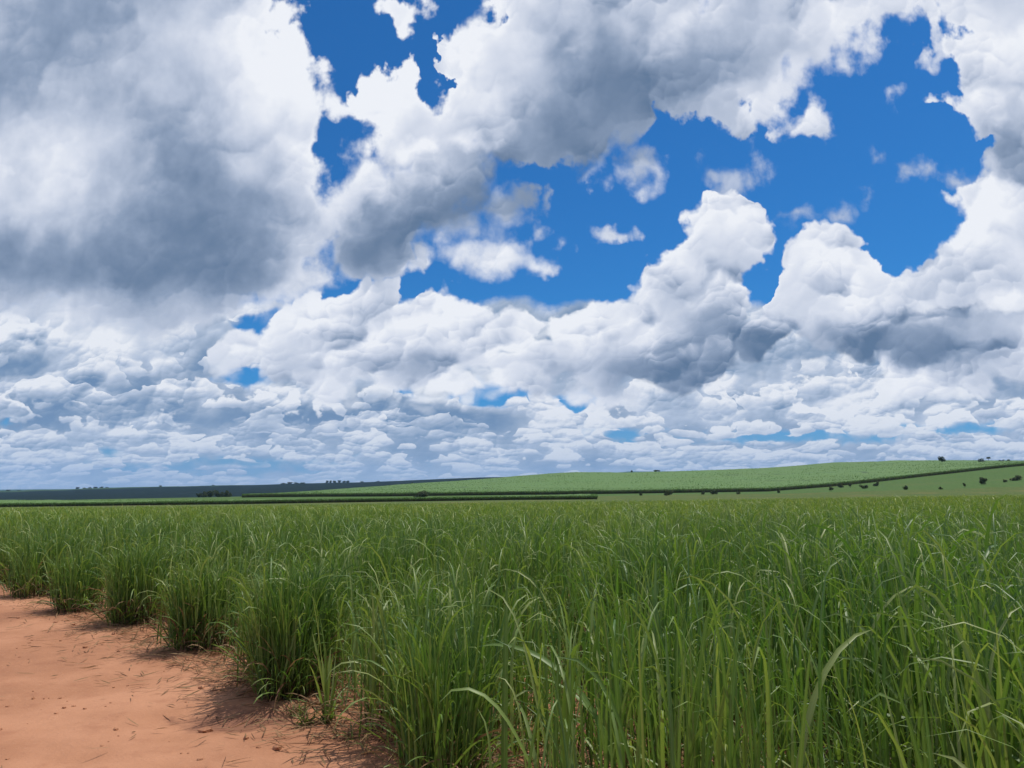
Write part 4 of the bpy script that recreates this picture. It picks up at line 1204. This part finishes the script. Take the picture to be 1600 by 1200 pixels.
UNITS = {k: [unit_plant(k, 200 + i * 7 + j) for j in range(3)] for i, k in enumerate(('round', 'flat', 'far', 'wild', 'low'))}
ORD = ['leftmost', 'second', 'third', 'fourth', 'fifth', 'sixth', 'seventh', 'eighth', 'ninth', 'tenth', 'eleventh', 'twelfth', 'thirteenth', 'fourteenth',
       'fifteenth', 'sixteenth', 'seventeenth', 'eighteenth', 'nineteenth', 'twentieth']
def ordinal(i, n):
    if i == n - 1: return 'rightmost'
    return ORD[i] if i == 0 else ORD[i] + ' from the left'
prng = random.Random(4)
SPECIAL = {  # index in FAR_PLANTS: name, label, category
    0: ("tree", "round dark tree standing alone on the crest of the hill at right", "tree"),
    1: ("shrub", "wide low dark thicket on the hill crest under the thin tree", "shrub"),
    2: ("tree", "thin flat-topped tree rising just behind the low thicket on the hill crest", "tree"),
    3: ("shrub", "left one of the two small bushes near the end of the hill crest", "shrub"),
    4: ("shrub", "right one of the two small bushes near the end of the hill crest", "shrub"),
    5: ("tree", "tiny dark tree on the skyline left of the umbrella-shaped tree", "tree"),
    6: ("tree", "umbrella-shaped dark tree on the skyline near the middle of the hill", "tree"),
    7: ("bush", "big tangled olive bush between the valley cane strip and the hill", "bush"),
    8: ("shrub", "small dark shrub at the foot of the hill, left of the big bush", "shrub"),
    9: ("shrub", "tiny shrub at the left tip of the field edge below the hill", "shrub"),
    10: ("shrub", "tiny shrub on the hill skyline above the big tangled bush", "shrub"),
}
grove = list(range(11, 17))
past = [i for i, p_ in enumerate(FAR_PLANTS) if i > 16 and p_[4] != 'far']
past.sort(key=lambda i: FAR_PLANTS[i][0] / FAR_PLANTS[i][1])
ridge = [i for i, p_ in enumerate(FAR_PLANTS) if p_[4] == 'far']
ridge.sort(key=lambda i: FAR_PLANTS[i][0])
grove_s = sorted(grove, key=lambda i: FAR_PLANTS[i][0])
for i, (x, y, w, h, kind) in enumerate(FAR_PLANTS):
    cm_, tm_ = UNITS[kind][i % 3]
    gz = float(height(np.array([x]), np.array([y]))[0])
    lift = 0.0
    if i in (0, 1, 2, 3, 4, 5, 6, 10): lift = 0.6
    if i == 6: lift = -1.8
    if i in SPECIAL:
        nm, lab, cat = SPECIAL[i]; grp = None
    elif i in grove:
        nm, cat, grp = "tree", "tree", "trees of the dark grove before the forest"
        lab = ordinal(grove_s.index(i), len(grove)) + " tree of the small dark grove in front of the blue forest"
    elif i in past:
        nm, cat, grp = "shrub", "shrub", "shrubs scattered over the pasture strip"
        lab = ordinal(past.index(i), len(past)) + " of the shrubs scattered over the pasture"
    else:
        nm, cat, grp = "distant_tree", "tree", "small trees along the far forested ridge"
        lab = "small dark tree standing on the far forested ridge line"
    root = link(nm, None, loc=(x, y, gz + lift - 0.05))
    far_ = kind == 'far'
    root.scale = (w * (1.6 if far_ else 1.05), w * (1.6 if far_ else 1.05), h * (0.75 if far_ else 1.1) + 0.3)
    root.location.z -= 2.2 if far_ else 0.0
    root.rotation_euler = (0, 0, prng.uniform(0, 6.28))
    tag(root, lab, cat, grp)
    link("crown", cm_, root)
    link("trunk", tm_, root)

# ------------------------------------------------------------------ air
def build_haze():
    m, t, g, out = new_mat("haze_air")
    pv = g.new('ShaderNodeVolumePrincipled')
    pv.inputs['Color'].default_value = (0.30, 0.56, 1.0, 1.0)
    pv.inputs['Density'].default_value = 0.000042
    pv.inputs['Anisotropy'].default_value = 0.0
    t.links.new(pv.outputs[0], out.inputs['Volume'])
    lo, hi, R_ = -420.0, 300.0, 12500.0
    v = [(-R_, -R_, lo), (R_, -R_, lo), (R_, R_, lo), (-R_, R_, lo), (-R_, -R_, hi), (R_, -R_, hi), (R_, R_, hi), (-R_, R_, hi)]
    f = [(0, 3, 2, 1), (4, 5, 6, 7), (0, 1, 5, 4), (1, 2, 6, 5), (2, 3, 7, 6), (3, 0, 4, 7)]
    o = link("haze", mesh_from("haze", v, f, [m], smooth=False))
    tag(o, "thin blue summer air over the far fields and ridges", kind='stuff')
if HAZE:
    build_haze()
